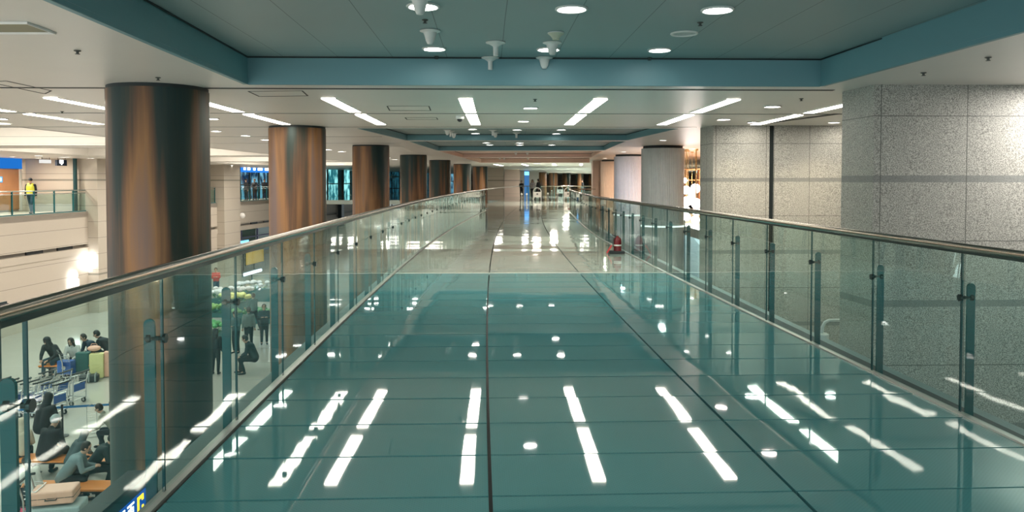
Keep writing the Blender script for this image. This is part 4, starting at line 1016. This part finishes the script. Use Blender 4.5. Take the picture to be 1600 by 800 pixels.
def wallbox(x0, x1, y0, y1, u=BU+.03, dep=.05):        # a plate on the gallery back wall at a place of the photo
    a, b = s_at(x0, u+dep), s_at(x1, u+dep); Y = W((a+b)/2, u+dep).y
    return MB().slab(a, b, u, u+dep, zat(y1, Y), zat(y0, Y), n=1), W((a+b)/2, u+dep, 0)
mb, c = wallbox(-40, 31, 262, 329); o = mb.build('door_1', WOODD); o['kind'] = 'structure'
mb, c = wallbox(31, 34, 258, 329, dep=.1); o = mb.build('trim_10', mat('pale_frame', (.7, .68, .62), .5)); o['kind'] = 'structure'
t = thing('fascia_sign', 'deep blue glowing fascia above the brown door on the gallery', 'sign', W(s_at(10, BU), BU+.1, 2.2)); mb, c = wallbox(-40, 35, 245, 263, dep=.25); part(mb, 'blue_fascia', emis('deep_blue_glow', (.012, .12, .42), .7), t)
mb, c = wallbox(53, 63, 247, 333, dep=.3); tag(mb.build('stone_pilaster', PLAST), 'pale stone pilaster behind the guard', 'pilaster', kind='thing')
mb, c = wallbox(63, 66, 248, 333, dep=.12); tag(mb.build('stone_pilaster', PLAST), 'thin pale pilaster edge right of the guard', 'pilaster', kind='thing')
def wsign(label, x0, x1, y0, y1, m_, marks, u=BU+.06):
    mb, c = wallbox(x0, x1, y0, y1, u, .06); t = thing('wall_sign', label, 'sign', c+Vector((0, 0, 1.6)), 0, 'signs on the gallery wall'); part(mb, 'sign_face', m_, t)
    mm = MB()
    for (p, q, r, s_) in marks:
        k, _ = wallbox(x0+(x1-x0)*p, x0+(x1-x0)*q, y0+(y1-y0)*r, y0+(y1-y0)*s_, u+.06, .015); mm.v += k.v; n0 = len(mm.v)-len(k.v); mm.f += [tuple(i+n0 for i in f) for f in k.f]; mm.uv += k.uv; mm.m += k.m
    if marks: part(mm, 'sign_marks', WHL, t)
wsign('small blue square sign right of the guard', 72, 82.5, 278.5, 284.5, BLUEF, [(.35, .8, .3, .7)])
wsign('small light blue sign on the brown door at the left edge', -4, 4, 276, 285, emis('sky_sign', (.08, .35, .8), .9), [(.5, .8, .2, .8)])
# hanging signs
def hanging(label, x0, x1, y0, y1, m_, u=GU-.8, mk=()):
    a, b = s_at(x0, u), s_at(x1, u); Y = W((a+b)/2, u).y; z0, z1 = zat(y1, Y), zat(y0, Y)
    t = thing('hanging_sign', label, 'sign', W((a+b)/2, u, z1), 0, 'signs hanging from the gallery soffit'); part(MB().slab(a, b, u-.08, u+.02, z0, z1, n=1), 'sign_box', m_, t)
    part(MB().tube([W(a+.1, u, z1), W(a+.1, u, ZC)], .012, 6).tube([W(b-.1, u, z1), W(b-.1, u, ZC)], .012, 6), 'hangers', BLACK, t)
    mm = MB()
    for (p, q, r, s_) in mk: mm.slab(a+(b-a)*p, a+(b-a)*q, u+.021, u+.03, z0+(z1-z0)*(1-s_), z0+(z1-z0)*(1-r), n=1)
    if mk: part(mm, 'sign_marks', emis('sign_white_bright', (1, 1, 1), 2.0), t)
hanging('dark blue hanging sign with a lit white pictogram near the pole', 89, 104.5, 250, 259, mat('sign_navy', (.01, .025, .06), .4), mk=[(.25, .62, .0, .6), (.4, .5, .6, .85)])
hanging('small white hanging sign left of the dark blue one', 64, 80, 249.5, 255, emis('pale_sign', (.75, .74, .70), .55), mk=[])
s_ = s_at(117.5, GU-.5); tag(MB().tube([W(s_, GU-.5, 0), W(s_, GU-.5, ZC)], .10, 12).build('black_pole', mat('dark_green_pole', (.01, .06, .065), .4), smooth=True), 'slim dark vertical pole standing on the gallery right of the blue sign', 'pole')
s_ = s_at(330, GU-.5); tag(MB().tube([W(s_, GU-.5, 0), W(s_, GU-.5, ZC)], .09, 12).build('black_pole', mat('dark_green_pole', (.01, .06, .065), .4), smooth=True), 'slim dark vertical pole just right of the nearest copper column', 'pole')
# blue shop front
def shop(x0, x1, label, u, frame, gl, ytop, ybot, mull, header=None):
    a, b = s_at(x0, u), s_at(x1, u); Y = W((a+b)/2, u).y; z0, z1 = zat(ybot, Y), zat(ytop, Y)
    t = thing('storefront', label, 'shop front', W((a+b)/2, u, z0), 0, 'lit shop fronts across the hall', 'thing')
    part(MB().slab(a, b, u-.3, u-.25, z0, z1, n=2), 'lit_interior', gl, t)
    part(MB().slab(a, b, u-.02, u, z0, z1, n=2), 'pane', PANE, t)
    for k in range(mull+1):
        s_ = a+(b-a)*k/mull; part(MB().slab(s_-.06, s_+.06, u-.08, u+.06, z0, z1, n=1), 'mullion', frame, t)
    for z in (z0, z0+(z1-z0)*.5, z1): part(MB().slab(a, b, u-.06, u+.05, z-.05, z+.05, n=2), 'rail', frame, t)
    if header:
        zz = z1-(z1-z0)*.18; part(MB().slab(a, b, u+.06, u+.14, zz, z1, n=2), 'header_sign', header, t)
        m = MB(); rr = random.Random(x0); s_ = a+.4
        while s_ < b-.8: e = rr.uniform(.2, .9); m.slab(s_, s_+e, u+.141, u+.15, zz+(z1-zz)*.3, zz+(z1-zz)*.65, n=1); s_ += e+rr.uniform(.2, .7)
        part(m, 'header_lettering', emis('sign_white_bright', (1, 1, 1), 2.0), t)
    return t
def interior(name, c1, c2, st):
    m, t, o = nt(name); tc = N(t, 'ShaderNodeTexCoord'); f = noise(t, mapping(t, tc.outputs['Object'], (1.2, 1.2, .8)), 1.3, 4)
    mr = N(t, 'ShaderNodeMapRange'); mr.inputs[1].default_value = .42; mr.inputs[2].default_value = .6; t.links.new(f, mr.inputs[0])
    c = mixc(t, mr.outputs[0], c1, c2); e = N(t, 'ShaderNodeEmission'); e.inputs[1].default_value = st; t.links.new(c, e.inputs[0]); t.links.new(e.outputs[0], o.inputs[0]); return m
I1 = interior('blue_shop_inside', (.01, .03, .07), (.25, .45, .60), .75); I2 = interior('turquoise_inside', (.02, .12, .15), (.45, .85, .85), .9); I3 = interior('dark_inside', (.004, .02, .03), (.02, .10, .14), .6)
FRD = mat('dark_frame', (.012, .03, .035), .4)
shop(320, 332, 'dark shop front with white figures just right of the nearest column', GU-2.5, FRD, I1, 259, 322, 1)
shop(375, 432, 'glass shop front under a bright blue header on the gallery', GU-3, FRD, I1, 259, 318, 4, emis('blue_header', (.02, .16, .55), .8))
shop(512, 550, 'turquoise glass wall with dark frames between second and third columns', GU+.1, FRD, I2, 262, 312, 2)
shop(598, 626, 'dark glazed wall with bright cross braces between third and fourth columns', GU+.1, FRD, I3, 259, 330, 2)
shop(660, 674, 'dark glazed wall between fourth and fifth columns', GU+.1, FRD, I3, 262, 320, 1)
shop(703, 712, 'small blue lit glazing between fifth and sixth columns', GU+.1, FRD, I1, 262, 305, 1)
for i, yy in enumerate((276, 308)):
    s0 = s_at(604, GU+.3); s1 = s_at(622, GU+.3); Y = W((s0+s1)/2, GU+.3).y; z = zat(yy, Y)
    m = MB().tube([W(s0, GU+.3, z), W(s1, GU+.3, z)], .10, 8); sm = (s0+s1)/2; m.tube([W(sm-.7, GU+.3, z-.5), W(sm+.7, GU+.3, z+.5)], .07, 8).tube([W(sm-.7, GU+.3, z+.5), W(sm+.7, GU+.3, z-.5)], .07, 8)
    tag(m.build('brace', mat('pale_teal_steel', (.35, .55, .55), .4), smooth=True), 'pale steel cross brace between the third and fourth columns, %s' % ['upper', 'lower'][i], 'brace', 'steel braces')
s_ = s_at(534, GU+.5); tag(MB().slab(s_-.35, s_+.35, GU+.2, GU+.6, -3.2, ZC, n=1).build('dark_post', FRD), 'thick dark vertical post in front of the turquoise glass', 'post', kind='thing')
# lower shop under the gallery
shop(376, 425, 'lavender lit shop under the gallery left of the second column', GU-3.8, mat('lavender_frame', (.25, .25, .45), .4), interior('lavender_inside', (.10, .12, .30), (.40, .42, .80), .8), 344, 392, 2)
def plate(name, label, x0, x1, y0, y1, u, m_, cat, pole=None):
    a, b = s_at(x0, u), s_at(x1, u); Y = W((a+b)/2, u).y; z0, z1 = zat(y1, Y), zat(y0, Y)
    t = thing(name, label, cat, W((a+b)/2, u, z0)); part(MB().slab(a, b, u-.10, u, z0, z1, n=1), 'lit_face', m_, t); part(MB().slab(a-.06, b+.06, u-.16, u-.10, z0-.06, z1+.06, n=1), 'back_box', FRD, t)
    if pole: part(MB().tube([W((a+b)/2, u-.13, ZL), W((a+b)/2, u-.13, z0-.06)], .05, 8), 'support_pole', FRD, t)
    return t
plate('blue_lightbox', 'small bright blue lightbox over the handrail left of the second column', 375, 388, 376, 384, GU+.4, emis('blue_bright', (.15, .5, 1), 1.3), 'lightbox', 1)
plate('yellow_lightbox', 'yellow lit advertising box seen through the glass left of the second column', 385, 411, 392, 411, GU+1.2, mat('yellow_board', (.9, .55, .08), .5), 'lightbox', 1)
plate('white_lightbox', 'long bright blue white lightbox above the flowers', 381, 408, 423.5, 427.5, GU+3.4, emis('bluewhite', (.75, .85, 1), 2.2), 'lightbox', 1)
# restroom signs on the lower wall
WL = emis('restroom_glow', (1, .98, .93), 2.6)
def wp(x, y, u): 
    s_ = s_at(x, u); p = W(s_, u); return Vector((p.x, p.y, zat(y, p.y)))
u = GU+.10
t = thing('restroom_sign', 'glowing white figure shaped restroom sign on the lower beige wall', 'sign', wp(113, 441, u))
hc = wp(113, 431, u); part(MB().lathe(hc-Vector((.1, 0, 0)), [(.30, 0), (.30, .14)], 24, axis='x'), 'figure_head', WL, t, smooth=True)
a, b = s_at(106.5, u), s_at(120.5, u); Y = W((a+b)/2, u).y
mb = MB(); e = (b-a)
for (x0, x1, y0, y1) in ((0, .32, 437, 459), (.68, 1, 437, 459), (.32, .68, 436, 444), (.32, .68, 454, 459)): mb.slab(a+e*x0, a+e*x1, u-.1, u+.04, zat(y1, Y), zat(y0, Y), n=1)
part(mb, 'figure_body', WL, t, bevel=.04)
t = thing('light_sign', 'blazing white square light sign with a tapering stem beside the figure sign', 'sign', wp(141, 410, u))
a, b = s_at(126, u), s_at(149, u); Y = W((a+b)/2, u).y; part(MB().slab(a, b, u-.1, u+.3, zat(419, Y), zat(395, Y), n=1), 'square_face', WL, t)
q0, q1, q2, q3 = wp(138, 419, u), wp(148.5, 419, u), wp(145, 441, u), wp(142, 441, u); part(MB().hexa([q3-Vector((.1, 0, 0)), q2-Vector((.1, 0, 0)), q2+Vector((.1, 0, 0)), q3+Vector((.1, 0, 0))], [q0-Vector((.1, 0, 0)), q1-Vector((.1, 0, 0)), q1+Vector((.1, 0, 0)), q0+Vector((.1, 0, 0))]), 'stem', WL, t)
plate('departure_display', 'small black display with a red dot at the left edge above the handrail', -10, 10, 476, 489, GU+5.5, BLACK, 'display', 1)
p = wp(10, 481.5, GU+5.52); tag(MB().ball(p, .09).build('red_light', emis('red_dot', (1, .08, .08), 2), smooth=True), 'red indicator light on the small black display', 'light')
p = wp(378, 337, GU+.65); t = thing('wall_camera', 'white dome camera on the beige pier left of the second column', 'camera', p); part(MB().ball(p, .22), 'dome', WHITE, t, smooth=True); part(MB().tube([p, p+Vector((-1.0, 0, .15))], .05, 8), 'arm', WHITE, t)

# ================================================================== FAR END
def farwall(name, x0, x1, ytop, z0, Y, m_, **k):
    a, b = (x0-800)/F*Y, (x1-800)/F*Y; return struct(MB().box(((a+b)/2, Y+.5, (z0+ZC)/2), (b-a, 1.0, ZC-z0)), name, m_)
farwall('wall_far_left', 761, 787, 262, 0, 68, STONEB); farwall('wall_far_middle', 788, 812.5, 265, 0, 79, panels('pink_stone', (.62, .47, .40), (.4, .3, .26), pz=(.85, .3, .02), bands=[(5.0, 1.66, .10, (.25, .2, .18))]))
farwall('wall_far_back', 812, 842, 265, 0, 92, PLAST)
t = thing('blue_panel_door', 'tall blue lit panel at the far end, left of the woman', 'door', Vector((1.65, 86, 0)))
part(MB().box((1.65, 86, 1.36), (.55, .1, 2.72)), 'panel', emis('blue_far', (.06, .20, .45), .45), t); part(MB().box((1.65, 85.9, 2.45), (.5, .06, .4)), 'lit_sign', emis('blue_bright', (.15, .5, 1), 1.3), t)
# glass rail crossing the far end
t = thing('far_glass_railing', 'straight glass railing crossing behind the far walkway', 'railing', Vector((5, 76, 0)), 0, None, 'thing')
part(MB().tube([(1.0, 76, 1.1), (14, 76, 1.1)], .04, 8), 'handrail', STEEL, t)
for k in range(10):
    x = 1.5+k*1.35; part(MB().box((x, 76, .55), (.06, .06, 1.1)), 'post', POST, t); part(MB().box((x+.67, 76, .52), (1.25, .012, 1.0)), 'glass_panel', GLASS, t)
# white hoop stands and short bollards
def hoop(x, y, label):
    p = ground(x, y, 0); t = thing('hoop_barrier', label, 'barrier', p, 0, 'white hoop barriers'); pts = []
    for k in range(13):
        a = math.pi*k/12; pts.append((-.32*math.cos(a), 0, .72+.32*math.sin(a)))
    part(local(MB().tube([(-.32, 0, .0)]+pts+[(.32, 0, .0)], .035, 8), t), 'hoop', WHITE, t, smooth=True); part(local(MB().box((0, 0, .48), (.58, .03, .44)), t), 'sign_plate', WHITE, t); part(local(MB().box((0, -.02, .52), (.14, .012, .14)), t), 'dark_symbol', mat('grey_symbol', (.2, .2, .2), .5), t)
hoop(839.5, 313, 'white hoop barrier with a plate in front of the person in the black coat'); hoop(875, 306, 'farthest white hoop barrier, left of the cone'); hoop(887.5, 312.5, 'white hoop barrier right behind the red cone')
for i, (x, y) in enumerate(((815, 314), (823, 314), (856, 313), (871, 313), (862, 306))):
    p = ground(x, y, 0); t = thing('bollard', 'short steel bollard at the far end of the walkway, %s from the left' % ORD[[0, 1, 2, 4, 3][i]], 'bollard', p, 0, 'steel bollards')
    part(local(MB().lathe((0, 0, 0), [(.10, 0), (.10, .02), (.05, .03), (.05, .52)], 14), t), 'shaft', mat('bollard_grey', (.30, .29, .27), .4), t); part(local(MB().ball((0, 0, .55), .08), t), 'cap', WHITE, t, smooth=True)
for x_, y_ in ((2.5, 62), (4.5, 36)):
    lamp(W(y_, 10, 2.6), 380, 1.0, (1, .66, .48), 'shop_lamp')

mb = MB().slab(140, 141, -34, 34, 0, ZC, n=1); struct(mb, 'wall_far_end', STONEB)
mb = MB().slab(60, 140, 31, 31.5, 0, ZC, n=12); mb.slab(59.7, 60, 13.5, 31.5, 0, ZC, n=1); struct(mb, 'wall_right_concourse', STONEB)
for s_, u, pw, c_ in ((52, 1, 150, (1, .80, .66)), (58, 2, 150, (1, .86, .72)), (74, 3, 180, (1, .9, .8)), (78, 2, 300, (1, .9, .8)), (90, 4, 320, (1, .92, .82)), (104, 0, 400, (1, .88, .74)), (118, 2, 400, (1, .88, .74)), (92, 14, 300, (1, .9, .8))):  # downlights added to brighten the far end
    o = downlight(W(s_, u, ZC-.01), None, ZC, .3, 'added large round downlight brightening the far concourse', group='added far concourse downlights')
    l = lamp((0, 0, -.05), pw, .6, c_); l.parent = o
for i, x in enumerate((-30, 20, 60, 103, 142, 361, 389, 425, 533)):
    s_ = s_at(x, GU-1.6); o = downlight(W(s_, GU-1.6, ZC-.01), None, ZC, .14, 'round downlight inside the gallery opposite, %s from the left' % ORD[i], group='gallery downlights')
    l = lamp((0, 0, -.05), 42, .3, (1, .90, .78)); l.parent = o

for i, (s_, u) in enumerate(((22.3, 4.9), (31.2, 4.9), (40.0, 4.9))):  # extra downlights, added only to brighten the ribbed columns
    o = downlight(W(s_, u, ZC-.01), None, ZC, .10, 'added small fill downlight in front of the %s ribbed column' % ['grey white', 'bluish white', 'peach coloured'][i], group='added downlights by the ribbed columns')
    l = lamp((0, 0, -.04), [45, 60, 90][i], .2, [(1, .97, .93), (.93, .93, 1), (1, .80, .62)][i]); l.parent = o
